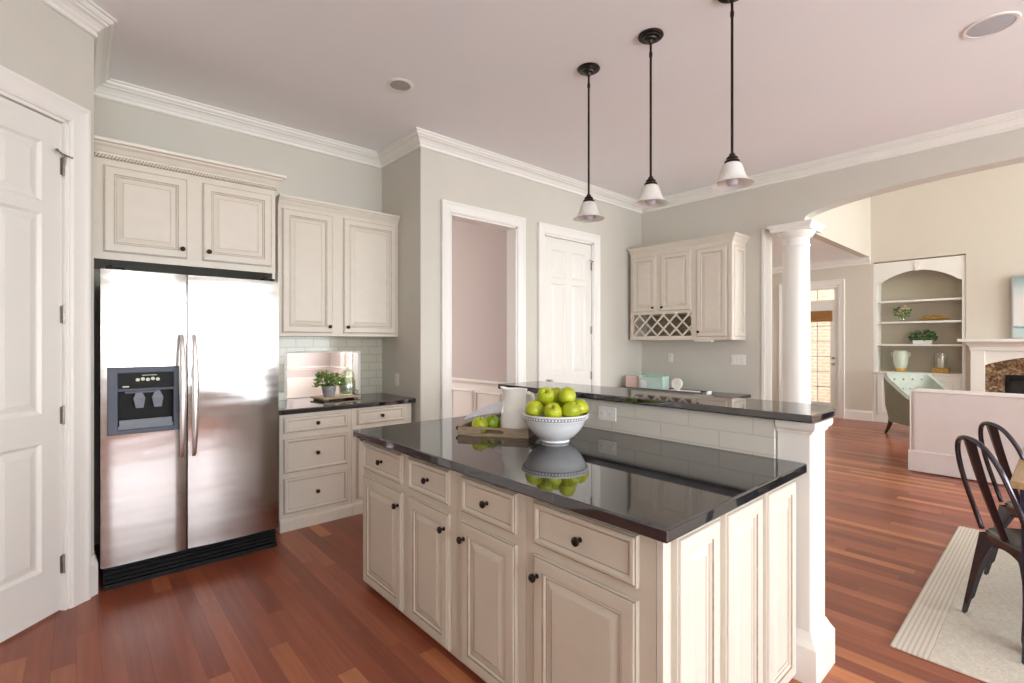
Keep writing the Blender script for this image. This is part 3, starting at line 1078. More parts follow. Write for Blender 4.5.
def cab_drawer(root, x0, x1, z0, z1, yf=-0.02, fr=0.020, ks=1.0, gl=None):
    b = MB().slab(x0, x1, z0, z1, yf, 0.0195, [(x0 + fr, x1 - fr, z0 + fr, z1 - fr)], DRAWER_PROF, DRAWER_EDGE)
    d = b.build('drawer', gl or CG, root)
    knob(d, (x0 + x1) / 2, (z0 + z1) / 2, yf + 0.0085, ks)
    return d


# ------------------------------------------------------------------ island (fronts face -X; local x runs to world -Y)
R90 = radians(-90)
ISX = 1.25


def island_unit(y_start, y_end, cols, label):
    r = thing('base_cabinet', label, 'cabinet', (ISX, y_start, 0), R90)
    w = y_start - y_end
    b = MB().box(0, w, 0, 1.005, 0.03, 0.873)
    b.box(0.0, w, 0.055, 1.0, 0.0, 0.03)
    # shallow rebate at the foot reading as the base rail
    b.build('carcass', M['island_cream_shaded'], r)
    for (a, c, dz0, dz1, k) in cols:
        x0_, x1_ = y_start - a, y_start - c
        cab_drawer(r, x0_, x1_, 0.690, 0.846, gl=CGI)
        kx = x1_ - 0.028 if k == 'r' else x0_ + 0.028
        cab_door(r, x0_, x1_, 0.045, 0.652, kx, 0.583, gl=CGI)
    return r


island_unit(2.70, 1.772, [(2.682, 2.235, 0, 0, 'r'), (2.170, 1.815, 0, 0, 'r')], 'cream double island cabinet at the end nearest the cased opening')
island_unit(1.770, 1.327, [(1.722, 1.372, 0, 0, 'l')], 'single door cream island cabinet in the middle of the run')
island_unit(1.325, 0.782, [(1.279, 0.838, 0, 0, 'l')], 'widest single door cream island cabinet at the counter corner')

r = thing('end_panel', 'cream island end with three tall raised panels facing the breakfast side', 'cabinet panel', (ISX, 0.76, 0))
MB().box(0, 1.003, 0, 0.02, 0.03, 0.873).box(0.055, 1.003, 0.005, 0.02, 0, 0.03).build('backing', M['cream'], r)
for a, c in ((0.045, 0.305), (0.350, 0.640), (0.682, 0.975)):
    b = MB().slab(a, c, 0.045, 0.852, -0.026, 0.0255, [(a + 0.052, c - 0.052, 0.097, 0.800)], DOOR_PROF, DOOR_EDGE)
    b.build('raised_panel', CGE, r)


def counter(name, label, outline, z0, z1, ease=0.006):
    b = MB().prism(outline, z0, z1, XY)
    o = b.build(name, M['granite'], None, bevel=ease, segs=3)
    return tag(o, label, 'countertop')


counter('countertop', 'black polished granite slab on the island', [(1.187, 0.71), (2.268, 0.71), (2.268, 2.715), (1.187, 2.715)], 0.874, 0.914)

# raised bar wall
struct(MB().box(2.27, 2.44, 0.84, 2.64, 0, 1.084).build('wall_bar', M['knee_tile']))
arc = []
for i in range(9):
    a = pi / 2 * i / 8
    arc.append((2.52 + 0.14 * sin(a), 0.82 - 0.14 * cos(a)))
counter('countertop', 'raised black granite bar top with rounded corner behind the island',
        [(2.235, 0.68)] + arc + [(2.66, 2.67), (2.235, 2.67)], 1.085, 1.119)

r = thing('bar_post', 'white square post with plinth under the end of the raised bar top', 'post', (2.385, 0.79, 0))
MB().box(-0.095, 0.095, -0.085, 0.045, 0.205, 1.03).build('shaft', M['trim'], r, bevel=0.004)
b = MB().box(-0.125, 0.125, -0.115, 0.045, 0, 0.15)
b.frustum((-0.125, 0.125, -0.115, 0.045, 0.15), (-0.110, 0.110, -0.10, 0.045, 0.175)).frustum((-0.110, 0.110, -0.10, 0.045, 0.175), (-0.096, 0.096, -0.086, 0.045, 0.205))
b.build('plinth', M['trim'], r)
b = MB()
prof = [(0, 0), (0.006, 0), (0.010, 0.012), (0.020, 0.020), (0.024, 0.032), (0.024, 0.052), (0, 0.052)]
b.sweep([(-0.095, 0.045), (-0.095, -0.085), (0.095, -0.085), (0.095, 0.045)], [(o_, 1.03 + z) for o_, z in prof], XY)
b.box(-0.095, 0.095, -0.085, 0.045, 1.03, 1.082)
b.build('cap', M['trim'], r)


def outlet(name, label, loc, rz, w=0.075, h=0.115, kind='outlet', gangs=1, horizontal=False):
    """wall plate facing local -y."""
    r_ = thing(name, label, 'switch' if kind == 'switch' else 'outlet', loc, rz)
    MB().box(-w / 2, w / 2, -0.006, 0, -h / 2, h / 2).build('plate', M['white_plastic'], r_, bevel=0.003)
    for g in range(gangs):
        x = (g - (gangs - 1) / 2) * w / gangs * 0.95
        if kind == 'switch':
            MB().box(x - 0.014, x + 0.014, -0.011, -0.006, -0.032, 0.032).build('rocker', M['white_plastic'], r_, bevel=0.002)
        else:
            for s_ in (-1, 1):
                if horizontal:
                    q = MB().box(s_ * 0.03 - 0.019, s_ * 0.03 + 0.019, -0.009, -0.006, -0.016, 0.016)
                    q.box(s_ * 0.03 - 0.009, s_ * 0.03 - 0.003, -0.0095, -0.009, 0.003, 0.005, 1).box(s_ * 0.03 - 0.009, s_ * 0.03 - 0.003, -0.0095, -0.009, -0.006, -0.004, 1)
                else:
                    q = MB().box(x - 0.016, x + 0.016, -0.009, -0.006, s_ * 0.027 - 0.017, s_ * 0.027 + 0.017)
                    q.box(x - 0.007, x - 0.004, -0.0095, -0.009, s_ * 0.027 - 0.004, s_ * 0.027 + 0.006, 1).box(x + 0.004, x + 0.007, -0.0095, -0.009, s_ * 0.027 - 0.004, s_ * 0.027 + 0.006, 1)
                q.build('receptacle', [M['white_plastic'], M['black_plastic']], r_)
    return r_


outlet('wall_outlet', 'cream outlet plate on the tiled bar wall behind the fruit bowl', (2.269, 1.735, 1.008), R90, 0.125, 0.078, 'outlet', 1, True)
outlet('wall_outlet', 'white outlet plate on the wall under the wine rack', (5.669, 3.34, 1.21), R90)
outlet('light_switch', 'wide white switch plate on the wall under the bar cabinet end', (5.669, 2.482, 1.21), R90, 0.17, 0.115, 'switch', 3)
outlet('wall_outlet', 'white outlet plate on the short return wall beside the tiled backsplash', (2.269, 4.19, 1.06), R90)

# ------------------------------------------------------------------ refrigerator
r = thing('refrigerator', 'stainless steel side by side refrigerator with a water dispenser', 'refrigerator', (0.115, 3.60, 0))
# local x 0..0.93, front at y=0
MB().box(0.004, 0.926, 0.080, 0.82, 0.02, 1.80).build('body', M['grey_plastic'], r)


def bow(x0, x1, k):
    def fn(x, y, z):
        t = (x - x0) / (x1 - x0)
        return (x, y + (k * (2 * t - 1) ** 4 if y < 0.06 else 0), z)
    return fn


def fridge_door(x0, x1, hole, hx, name='door'):
    xs = [x0 + (x1 - x0) * i / 16 for i in range(1, 16)]
    if hole:
        xs = [x for x in xs if not hole[0] < x < hole[1]]
    b = MB().slab(x0, x1, 0.135, 1.832, 0, 0.075, [hole] if hole else [], [(0.0, 0.0, 0), (0.0, 0.065, 1, 1)], None, xs)
    b.xform(bow(x0, x1, 0.012))
    d = b.build(name, [M['steel'], M['black_plastic']], r, smooth=True)
    # bowed bar handle
    pts_ = []
    for i in range(25):
        t = i / 24
        pts_.append((hx, -0.012 - 0.055 * sin(pi * t) ** 0.55, 0.715 + 0.745 * t))
    rad = [0.011 + 0.008 * sin(pi * i / 24) for i in range(25)]
    MB().tube(pts_, rad, 12, flat=0.75).build('handle', M['handle_steel'], d, smooth=True)
    return d


HOLE = (0.060, 0.331, 0.905, 1.24)
dl = fridge_door(-0.012, 0.396, HOLE, 0.368)
fridge_door(0.404, 0.932, None, 0.432)
# dispenser in the left door
b = MB().slab(0.016, 0.356, 0.885, 1.272, -0.014, 0.016, [(0.060, 0.331, 0.908, 1.135), (0.060, 0.331, 1.143, 1.24)],
              [(0.004, 0.006, 0), (0.004, 0.0159, 0)], [(0, 0.004, 0), (0.006, 0, 0)], back=False)
# drop the two filled panel faces so that the recess shows
b.f, b.m = zip(*[(f, m_) for f, m_ in zip(b.f, b.m) if not (len(f) == 4 and all(abs(b.v[i][1] - (-0.014 + 0.0159)) < 1e-6 for i in f))])
b.f, b.m = list(b.f), list(b.m)
dp = b.build('dispenser', M['grey_plastic'], dl)
b = MB().box(0.064, 0.327, 0.004, 0.010, 1.146, 1.236)
cp = b.build('control_panel', M['black_plastic'], dp)
b = MB()
for i in range(5):
    b.lathe([(0.010, 0), (0.010, 0.002), (0.001, 0.003)], (0.155 + 0.024 * i, 0.004, 1.196 + (0.004 if i % 2 else 0)), '-y', 12)
b.build('key', M['icon'], cp)
MB().box(0.175, 0.245, 0.0025, 0.004, 1.220, 1.2235).build('key_legend', M['icon'], cp)
MB().box(0.085, 0.115, 0.0025, 0.004, 1.154, 1.162).build('lock_legend', M['icon'], cp)
for x in (0.165, 0.253):
    b = MB().frustum((x - 0.018, x + 0.018, 0.012, 0.022, 1.03), (x - 0.028, x + 0.028, 0.030, 0.045, 1.085)).frustum((x - 0.028, x + 0.028, 0.030, 0.045, 1.085), (x - 0.010, x + 0.010, 0.030, 0.045, 1.128))
    b.build('dispenser_paddle', M['clear_plastic'], dp)
b = MB().frustum((0.10, 0.235, 0.012, 0.05, 1.118), (0.09, 0.245, 0.004, 0.06, 1.134))
b.build('ice_chute', M['clear_plastic'], dp)
b = MB().box(0.062, 0.329, 0.0, 0.060, 0.908, 0.930)
for i in range(9):
    b.box(0.075 + i * 0.029, 0.083 + i * 0.029, 0.002, 0.058, 0.930, 0.935)
b.box(0.07, 0.32, 0.0, 0.006, 0.930, 0.965)
b.build('drip_tray', M['clear_plastic'], dp)
# toe grille
b = MB().box(0.0, 0.926, 0.055, 0.08, 0.005, 0.128)
for z in (0.036, 0.062, 0.088):
    b.frustum((0.004, 0.922, 0.030, 0.055, z), (0.004, 0.922, 0.042, 0.055, z + 0.014))
b.frustum((0.0, 0.926, 0.018, 0.055, 0.004), (0.0, 0.926, 0.032, 0.055, 0.026))
b.build('toe_grille', M['black_plastic'], r, bevel=0.002)
for x0_, x1_ in ((0.012, 0.10), (0.84, 0.915)):
    MB().box(x0_, x1_, 0.03, 0.13, 1.832, 1.852).lathe([(0.012, 0), (0.012, 0.026), (0.001, 0.028)], (x0_ + 0.02, 0.045, 1.832), 'z', 10).build('hinge_cover', M['black_plastic'], r, bevel=0.002)

# ------------------------------------------------------------------ cabinet over the refrigerator
CCR = [(0, 0), (0.008, 0), (0.010, 0.010), (0.016, 0.014), (0.030, 0.040), (0.044, 0.052), (0.048, 0.062), (0.062, 0.066), (0.066, 0.084), (0, 0.084)]


def cab_crown(root, path_, z, name='crown', fill=None):
    b_ = MB().sweep(path_, [(-o_, z + h_) for o_, h_ in CCR] if False else [(o_, z + h_) for o_, h_ in CCR], XY)
    if fill:
        b_.box(*fill, z, z + 0.08)
    return b_.build(name, CG, root)


r = thing('wall_cabinet', 'cream two door cabinet with rope moulding above the refrigerator', 'cabinet', (0.078, 3.90, 0))
W_ = 1.030
MB().box(0, W_, 0, 0.588, 1.925, 2.555).build('carcass', M['cream'], r)
MB().box(W_ - 0.02, W_, 0.002, 0.588, 0.0, 1.925).build('side_panel', M['cream'], r)
cab_door(r, 0.046, 0.478, 1.970, 2.500, 0.448, 2.030)
cab_door(r, 0.565, 1.003, 1.970, 2.500, 0.599, 2.030)
b = MB().sweep([(0.0, 0), (W_, 0), (W_, 0.588)], [(o_, 2.565 + h_) for o_, h_ in CCR], XY)
b.box(0.0, W_, 0, 0.588, 2.555, 2.640)
b.build('crown', M['cream'], r)
b = MB()
nrope = 62
for i in range(nrope):
    x = 0.004 + (W_ + 0.006) * i / nrope
    b.tube([(x, -0.006, 2.543), (x + 0.004, -0.014, 2.5485), (x + 0.011, -0.014, 2.5575), (x + 0.015, -0.006, 2.563)], [0.0045, 0.0065, 0.0065, 0.0045], 6)
b.build('rope_moulding', M['cream'], r, smooth=True)
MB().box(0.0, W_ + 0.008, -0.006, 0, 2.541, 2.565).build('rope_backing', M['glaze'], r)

# ------------------------------------------------------------------ wall cabinet right of it
r = thing('wall_cabinet', 'cream two door cabinet over the tiled backsplash and small counter', 'cabinet', (1.205, 4.17, 0))
W_ = 1.062
MB().box(0, W_, 0, 0.318, 1.465, 2.535).build('carcass', M['cream'], r)
cab_door(r, 0.030, 0.436, 1.492, 2.492, 0.404, 1.545)
cab_door(r, 0.532, 1.035, 1.492, 2.492, 0.562, 1.545)
b = MB().sweep([(0.0, 0), (W_ - 0.002, 0)], [(o_ * 0.75, 2.515 + h_ * 0.9) for o_, h_ in CCR], XY)
b.box(0.0, W_ - 0.002, 0, 0.318, 2.535, 2.590)
b.build('crown', M['cream'], r)

# ------------------------------------------------------------------ small base cabinet and counter beside the refrigerator
r = thing('base_cabinet', 'cream base cabinet with three drawers beside the refrigerator', 'cabinet', (1.128, 3.87, 0))
MB().box(0, 0.555, 0, 0.615, 0.0, 0.873).build('carcass', M['cream'], r)
b = MB().sweep([(0, 0), (0.555, 0)], [(0, 0.0), (0.014, 0.0), (0.014, 0.075), (0.008, 0.09), (0, 0.095)], XY)
b.build('base_moulding', M['cream'], r)
cab_drawer(r, 0.026, 0.520, 0.732, 0.850)
cab_drawer(r, 0.026, 0.520, 0.432, 0.690)
cab_drawer(r, 0.026, 0.520, 0.128, 0.396)
r = thing('base_cabinet', 'cream base cabinet with drawer over door next to the return wall', 'cabinet', (1.685, 3.87, 0))
MB().box(0, 0.55, 0, 0.615, 0.0, 0.873).build('carcass', M['cream'], r)
MB().sweep([(0, 0), (0.55, 0)], [(0, 0.0), (0.014, 0.0), (0.014, 0.075), (0.008, 0.09), (0, 0.095)], XY).build('base_moulding', M['cream'], r)
cab_drawer(r, 0.042, 0.475, 0.732, 0.858)
cab_door(r, 0.042, 0.475, 0.128, 0.690, 0.07, 0.62)
counter('countertop', 'black granite counter on the base cabinets beside the refrigerator', [(1.120, 3.842), (2.268, 3.842), (2.268, 4.488), (1.120, 4.488)], 0.874, 0.914)

# ------------------------------------------------------------------ bar cabinet with wine rack on the right wall (faces -X)
r = thing('wall_cabinet', 'cream bar cabinet with lattice wine rack hung on the right wall', 'cabinet', (5.34, 3.715, 0), R90)
W_, D_ = 1.315, 0.328
b = MB().box(0, 0.855, 0, D_, 1.755, 2.505).box(0.855, W_, 0, D_, 1.44, 2.505)
b.box(0, 0.855, 0, D_, 1.44, 1.487).box(0, 0.045, 0, D_, 1.487, 1.755).box(0.835, 0.855, 0, D_, 1.487, 1.755)
b.build('carcass', M['cream'], r)
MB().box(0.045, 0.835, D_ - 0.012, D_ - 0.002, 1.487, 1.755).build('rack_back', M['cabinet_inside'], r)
cab_door(r, 0.030, 0.375, 1.790, 2.478, 0.345, 1.835)
cab_door(r, 0.440, 0.832, 1.790, 2.478, 0.470, 1.835)
cab_door(r, 0.905, 1.258, 1.475, 2.478, 0.935, 1.530)
# pilaster strip and side panel
MB().box(1.268, W_, -0.012, 0, 1.44, 2.505).build('corner_stile', M['cream'], r, bevel=0.004)
b = MB().slab(0.03, D_ - 0.03, 1.475, 2.478, 0, 0.012, [(0.075, D_ - 0.075, 1.52, 2.433)], DOOR_PROF, DOOR_EDGE)
b.xform(lambda x, y, z: (W_ + 0.012 - y, x, z))
b.build('side_panel', CG, r)
b = MB().sweep([(0.0, 0), (W_, 0), (W_, D_)], [(o_ * 0.8, 2.522 + h_ * 0.9) for o_, h_ in CCR], XY)
b.box(0.0, W_, 0, D_, 2.505, 2.595)
b.build('crown', M['cream'], r)
# lattice
b = MB()
lx0, lx1, lz0, lz1 = 0.045, 0.835, 1.487, 1.755


def clip_diag(c, sgn):
    """points on line x = c + sgn*(z - lz0) inside the rectangle."""
    za, zb = lz0, lz1
    if sgn > 0:
        za = max(za, lz0 + (lx0 - c))
        zb = min(zb, lz0 + (lx1 - c))
    else:
        za = max(za, lz0 + (c - lx1))
        zb = min(zb, lz0 + (c - lx0))
    if zb - za < 0.01:
        return None
    return (c + sgn * (za - lz0), za), (c + sgn * (zb - lz0), zb)


step = 0.168
for sgn in (1, -1):
    for k in range(-4, 12):
        q = clip_diag(lx0 + step * k + (0 if sgn > 0 else 0.0), sgn)
        if q:
            (xa, za), (xb, zb) = q
            d = Vector((xb - xa, zb - za)).normalized()
            nx_, nz_ = -d.y * 0.0095, d.x * 0.0095
            yy0, yy1 = (0.002, 0.016) if sgn > 0 else (0.012, 0.026)
            b.prism([(xa - nx_, za - nz_), (xb - nx_, zb - nz_), (xb + nx_, zb + nz_), (xa + nx_, za + nz_)], yy0, yy1, lambda u, v, w: (u, w, v))
b.build('wine_lattice', M['cream'], r)
MB().box(0.86, 1.06, 0.02, 0.10, 1.418, 1.44).build('undercabinet_light', M['white_plastic'], r, bevel=0.004)

# low desk run beneath it
r = thing('base_cabinet', 'cream low desk cabinet with doors under the bar cabinet', 'cabinet', (5.10, 3.745, 0), R90)
MB().box(0, 1.37, 0, 0.566, 0.0, 0.788).build('carcass', M['cream'], r)
cab_door(r, 0.05, 0.45, 0.10, 0.76, 0.42, 0.69)
cab_door(r, 0.49, 0.89, 0.10, 0.76, 0.52, 0.69)
cab_door(r, 0.93, 1.33, 0.10, 0.76, 0.96, 0.69)
counter('countertop', 'dark granite desk top on the low cabinet by the right wall', [(5.05, 2.34), (5.668, 2.34), (5.668, 3.768), (5.05, 3.768)], 0.789, 0.825, 0.004)

# ------------------------------------------------------------------ column
r = thing('column', 'white round column with square capital at the arched opening', 'column', (5.76, 1.910, 0))
prof = [(0.16, 0.10), (0.165, 0.115), (0.155, 0.14), (0.140, 0.15), (0.138, 0.17), (0.136, 1.0), (0.133, 1.6), (0.128, 2.2), (0.126, 2.42)]
MB().lathe(prof, (0, 0, 0), 'z', 40).build('shaft', M['trim'], r, smooth=True)
MB().box(-0.19, 0.19, -0.19, 0.19, 0, 0.10).build('plinth', M['trim'], r, bevel=0.004)
b = MB().lathe([(0.126, 2.42), (0.136, 2.425), (0.136, 2.445), (0.126, 2.45), (0.126, 2.51), (0.150, 2.525), (0.165, 2.55), (0.18, 2.575), (0.18, 2.58)], (0, 0, 0), 'z', 40)
b.build('necking', M['trim'], r, smooth=True)
b = MB().frustum((-0.19, 0.19, -0.19, 0.19, 2.58), (-0.19, 0.19, -0.19, 0.19, 2.605)).frustum((-0.19, 0.19, -0.19, 0.19, 2.605), (-0.215, 0.215, -0.215, 0.215, 2.635)).box(-0.215, 0.215, -0.215, 0.215, 2.635, 2.6545)
b.build('capital', M['trim'], r)

# ------------------------------------------------------------------ pendants, downlight, speaker
PX = 2.57
PEND = [(2.12, 'bronze pendant lamp with frosted bell shade farthest along the island'),
        (1.645, 'middle bronze pendant lamp with frosted bell shade over the island'),
        (1.158, 'bronze pendant lamp with frosted bell shade closest to the arched opening')]
r = thing('pendant_lamp', PEND[0][1], 'lamp', (PX, PEND[0][0], CEIL), 0, 'pendant lamps over the island')
MB().lathe([(0.073, 0), (0.075, -0.006), (0.070, -0.012), (0.056, -0.013), (0.054, -0.020), (0.038, -0.022), (0.034, -0.030), (0.018, -0.034), (0.012, -0.05), (0.001, -0.05)], (0, 0, 0), 'z', 28).build('canopy', M['bronze'], r, smooth=True)
MB().lathe([(0.007, -0.045), (0.007, -0.85)], (0, 0, 0), 'z', 12).lathe([(0.009, -0.10), (0.010, -0.105), (0.010, -0.125), (0.009, -0.13)], (0, 0, 0), 'z', 12).build('rod', M['bronze'], r, smooth=True)
MB().lathe([(0.008, -0.842), (0.014, -0.848), (0.018, -0.858), (0.029, -0.868), (0.030, -0.880), (0.038, -0.886), (0.039, -0.899), (0.022, -0.901)], (0, 0, 0), 'z', 24).build('shade_cap', M['bronze'], r, smooth=True)
sp = [(0.036, -0.896), (0.047, -0.906), (0.055, -0.926), (0.061, -0.950), (0.070, -0.974), (0.085, -0.994), (0.101, -1.006), (0.104, -1.008)]
b = MB().lathe(sp + [(x - 0.004, z + 0.001) for x, z in sp[::-1]], (0, 0, 0), 'z', 40)
b.build('lamp_shade', M['shade_glass'], r, smooth=True)
MB().lathe([(0.012, -0.90), (0.014, -0.925), (0.026, -0.948), (0.033, -0.972), (0.031, -0.995), (0.020, -1.012), (0.001, -1.018)], (0, 0, 0), 'z', 20).build('bulb', M['bulb'], r, smooth=True)
for y, lb in PEND[1:]:
    dup(r, (PX, y, CEIL), lb)

r = thing('downlight', 'small round recessed downlight in the ceiling over the refrigerator side', 'light', (1.73, 3.15, CEIL))
MB().lathe([(0.072, -0.001), (0.072, -0.006), (0.090, -0.007), (0.096, -0.003), (0.096, -0.001)], (0, 0, 0), 'z', 32).build('trim_ring', M['trim'], r, smooth=True)
MB().lathe([(0.072, -0.004), (0.06, -0.0035), (0.001, -0.003)], (0, 0, 0), 'z', 32).build('reflector', M['can_inside'], r, smooth=True)
r = thing('ceiling_speaker', 'round in-ceiling speaker with grey mesh grille', 'speaker', (3.957, 0.285, CEIL))
MB().lathe([(0.105, -0.001), (0.105, -0.008), (0.120, -0.008), (0.125, -0.002), (0.125, -0.001)], (0, 0, 0), 'z', 36).build('trim_ring', M['white_plastic'], r, smooth=True)
MB().lathe([(0.105, -0.005), (0.06, -0.008), (0.001, -0.009)], (0, 0, 0), 'z', 36).build('speaker_grille', M['grille'], r, smooth=True)

# ------------------------------------------------------------------ things on the island
RV, FV = Vector((0.7478, -0.6639)), Vector((0.6639, 0.7478))   # right and forward of the room's long diagonal
BX, BY = 1.82, 1.72
r = thing('fruit_bowl', 'white ceramic bowl with beaded rim full of green apples', 'bowl', (BX, BY, 0.9142))
outer = [(0.001, 0.0), (0.070, 0.0), (0.074, 0.004), (0.070, 0.012), (0.078, 0.016), (0.105, 0.036), (0.130, 0.064), (0.147, 0.092), (0.155, 0.112), (0.158, 0.114), (0.158, 0.118), (0.161, 0.122), (0.163, 0.134), (0.168, 0.137), (0.169, 0.142), (0.166, 0.145)]
inner = [(0.160, 0.142), (0.154, 0.120), (0.140, 0.092), (0.122, 0.064), (0.096, 0.036), (0.065, 0.020), (0.001, 0.016)]
ms = [0] * (len(outer) + len(inner) - 1)
for i in range(11, 13):
    ms[i] = 0
b = MB().lathe(outer + inner, (0, 0, 0), 'z', 56, mats=ms)
b.build('bowl_body', M['ceramic'], r, smooth=True)
b = MB()
for i in range(64):
    a = 2 * pi * i / 64
    b.sphere((0.1625 * cos(a), 0.1625 * sin(a), 0.1275), 0.0048, 8, 6, sc=(1, 1, 1.15))
b.build('beading', M['ceramic'], r, smooth=True)
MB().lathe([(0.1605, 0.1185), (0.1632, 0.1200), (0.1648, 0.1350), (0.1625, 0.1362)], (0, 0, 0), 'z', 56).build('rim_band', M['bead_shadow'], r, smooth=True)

AP = [(0.001, 0.012), (0.006, 0.009), (0.012, 0.004), (0.022, 0.0), (0.031, 0.003), (0.038, 0.012), (0.042, 0.026), (0.042, 0.040), (0.038, 0.055), (0.031, 0.066),
      (0.022, 0.072), (0.014, 0.072), (0.007, 0.066), (0.001, 0.060)]


def make_apple(m):
    r_ = thing('apple', 'apple', 'apple')
    b_ = MB().lathe([(x * 1.07, (z - 0.037) * 1.07) for x, z in AP], (0, 0, 0), 'z', 24)
    b_.xform(lambda x, y, z: (x * (1 + 0.04 * cos(5 * math.atan2(y, x)) * (0.5 - z * 8) * 0.6), y * (1 + 0.04 * cos(5 * math.atan2(y, x)) * (0.5 - z * 8) * 0.6), z))
    b_.build('flesh', m, r_, smooth=True)
    MB().tube([(0, 0, 0.024), (0.001, 0, 0.036), (0.004, 0.001, 0.046)], [0.0022, 0.0016, 0.002], 6).build('stem', M['stem'], r_, smooth=True)
    return r_


BOWL_APPLES = [
    (-0.049, 0.000, 1.144, (0.5, -0.6), 'upper green apple at the left of the heap in the white bowl'),
    (0.060, -0.009, 1.146, (0.2, 0.3), 'upper green apple at the right of the heap in the white bowl'),
    (0.009, 0.069, 1.138, (0.1, 0.4), 'green apple tucked behind the two upper ones in the white bowl'),
    (-0.105, -0.035, 1.082, (-0.4, -0.4), 'green apple at the left rim of the white bowl, under the heap'),
    (-0.020, -0.096, 1.077, (0.7, 0.1), 'front middle green apple against the rim of the white bowl'),
    (0.074, -0.072, 1.081, (0.6, 0.2), 'front right green apple against the rim of the white bowl'),
    (0.124, 0.009, 1.084, (-0.1, 0.5), 'green apple at the right rim of the white bowl'),
    (-0.068, 0.085, 1.078, (0.3, -0.2), 'green apple at the back left inside the white bowl'),
    (0.065, 0.096, 1.072, (0.2, 0.2), 'green apple at the back right inside the white bowl'),
    (0.010, 0.002, 1.046, (0.0, 0.0), 'green apple at the heart of the heap, under the upper ones'),
]
a0 = make_apple(M['apple'])
for i, (rt, fw, z, tilt, lb) in enumerate(BOWL_APPLES):
    p = Vector((BX, BY)) + RV * rt + FV * fw
    a = a0 if i == 0 else dup(a0, (p.x, p.y, z), lb)
    a.location = (p.x, p.y, z)
    a['label'] = lb
    a['group'] = 'apples in the white bowl'
    a.rotation_euler = (tilt[0], tilt[1], i * 1.3)

# tray
TA = math.atan2(-0.845, 0.535)
r = thing('serving_tray', 'brown wooden tray with cut-out handle holding the white jug', 'tray', (1.544, 2.182, 0.9142), TA)
TW, TD, TH = 0.395, 0.295, 0.046
b = MB().box(0, TW, 0, TD, 0, 0.010)
b.box(0, TW, TD - 0.012, TD, 0.010, TH)
b.box(0, 0.012, 0.012, TD - 0.012, 0.010, TH).box(TW - 0.012, TW, 0.012, TD - 0.012, 0.010, TH)
# front wall with the slot
b.box(0, 0.135, 0, 0.012, 0.010, TH).box(0.26, TW, 0, 0.012, 0.010, TH).box(0.135, 0.26, 0, 0.012, 0.010, 0.016).box(0.135, 0.26, 0, 0.012, 0.036, TH)
b.build('tray_body', M['tray_wood'], r, bevel=0.0015)
b = MB().tube([(-0.001, 0.05, 0.026), (-0.022, 0.055, 0.028), (-0.026, 0.075, 0.028), (-0.022, 0.095, 0.028), (-0.001, 0.10, 0.026)], 0.006, 8)
b.sphere((-0.022, 0.058, 0.028), 0.012, 10, 8)
b.build('side_handle', M['black_plastic'], r, smooth=True)


def on_tray(x, y, z=0.0):
    c_, s_ = cos(TA), sin(TA)
    return (1.544 + x * c_ - y * s_, 2.182 + x * s_ + y * c_, 0.9142 + 0.0102 + z)


a1 = dup(a0, on_tray(0.105, 0.060, 0.040), 'green apple in the tray nearer its front edge')
a2 = dup(a0, on_tray(0.148, 0.142, 0.040), 'darker green apple in the tray touching the white jug')
for a, k in ((a1, M['apple']), (a2, M['apple_b'])):
    a['group'] = 'apples on the wooden tray'
    a.rotation_euler = (0.15, -0.2, 0.6)
for ch in a2.children:
    if ch.name.startswith('flesh'):
        ch.data = ch.data.copy()
        ch.data.materials[0] = M['apple_b']

# jug
jp = on_tray(0.284, 0.142)
r = thing('pitcher', 'off white ceramic jug with handle standing on the wooden tray', 'jug', jp, radians(-55))
out = [(0.001, 0), (0.066, 0), (0.071, 0.004), (0.073, 0.03), (0.0725, 0.06), (0.069, 0.10), (0.066, 0.135), (0.067, 0.140), (0.0655, 0.146), (0.063, 0.150), (0.060, 0.18), (0.060, 0.21), (0.064, 0.235)]
inn = [(0.059, 0.235), (0.055, 0.21), (0.055, 0.17), (0.062, 0.10), (0.064, 0.02), (0.001, 0.012)]
b = MB().lathe([(x * (1.13 if z < 0.14 else 1.06), z) for x, z in out + inn], (0, 0, 0), 'z', 40)


def spout(x, y, z):
    k = max(0.0, (z - 0.19) / 0.045)
    a = math.atan2(y, x)
    w = max(0.0, cos(a - pi)) ** 8
    f = 1 + 0.28 * k * k * w
    return (x * f, y * f, z + 0.012 * k * k * w)


b.xform(spout)
b.build('jug_body', M['cream_ceramic'], r, smooth=True)
hp = [(0.061, 0, 0.205), (0.075, 0, 0.212), (0.094, 0, 0.205), (0.100, 0, 0.185), (0.094, 0, 0.160), (0.080, 0, 0.140), (0.066, 0, 0.128)]
MB().tube(hp, [0.009, 0.009, 0.0085, 0.008, 0.0075, 0.007, 0.008], 10, flat=1.3).build('jug_handle', M['cream_ceramic'], r, smooth=True)

# linen cloth over the far corner of the tray
random.seed(5)
def drape(y0, y1, x0_, x1_, zf, nx=14, ny=14, th=0.004):
    vs, fs = [], []
    for s_ in (0, 1):
        for j in range(ny + 1):
            for i in range(nx + 1):
                u, v = i / nx, j / ny
                x = x0_ + (x1_ - x0_) * u
                y = y0 + (y1 - y0) * v
                vs.append((x, y, zf(u, v) + th * s_))
    n1 = (nx + 1) * (ny + 1)
    for s_ in (0, 1):
        for j in range(ny):
            for i in range(nx):
                q = s_ * n1 + j * (nx + 1) + i
                fs.append((q, q + 1, q + nx + 2, q + nx + 1))
    for j in range(ny):
        for i in (0, nx):
            q = j * (nx + 1) + i
            fs.append((q, q + nx + 1, q + nx + 1 + n1, q + n1))
    for i in range(nx):
        for j in (0, ny):
            q = j * (nx + 1) + i
            fs.append((q, q + 1, q + 1 + n1, q + n1))
    return MB().add(vs, fs)


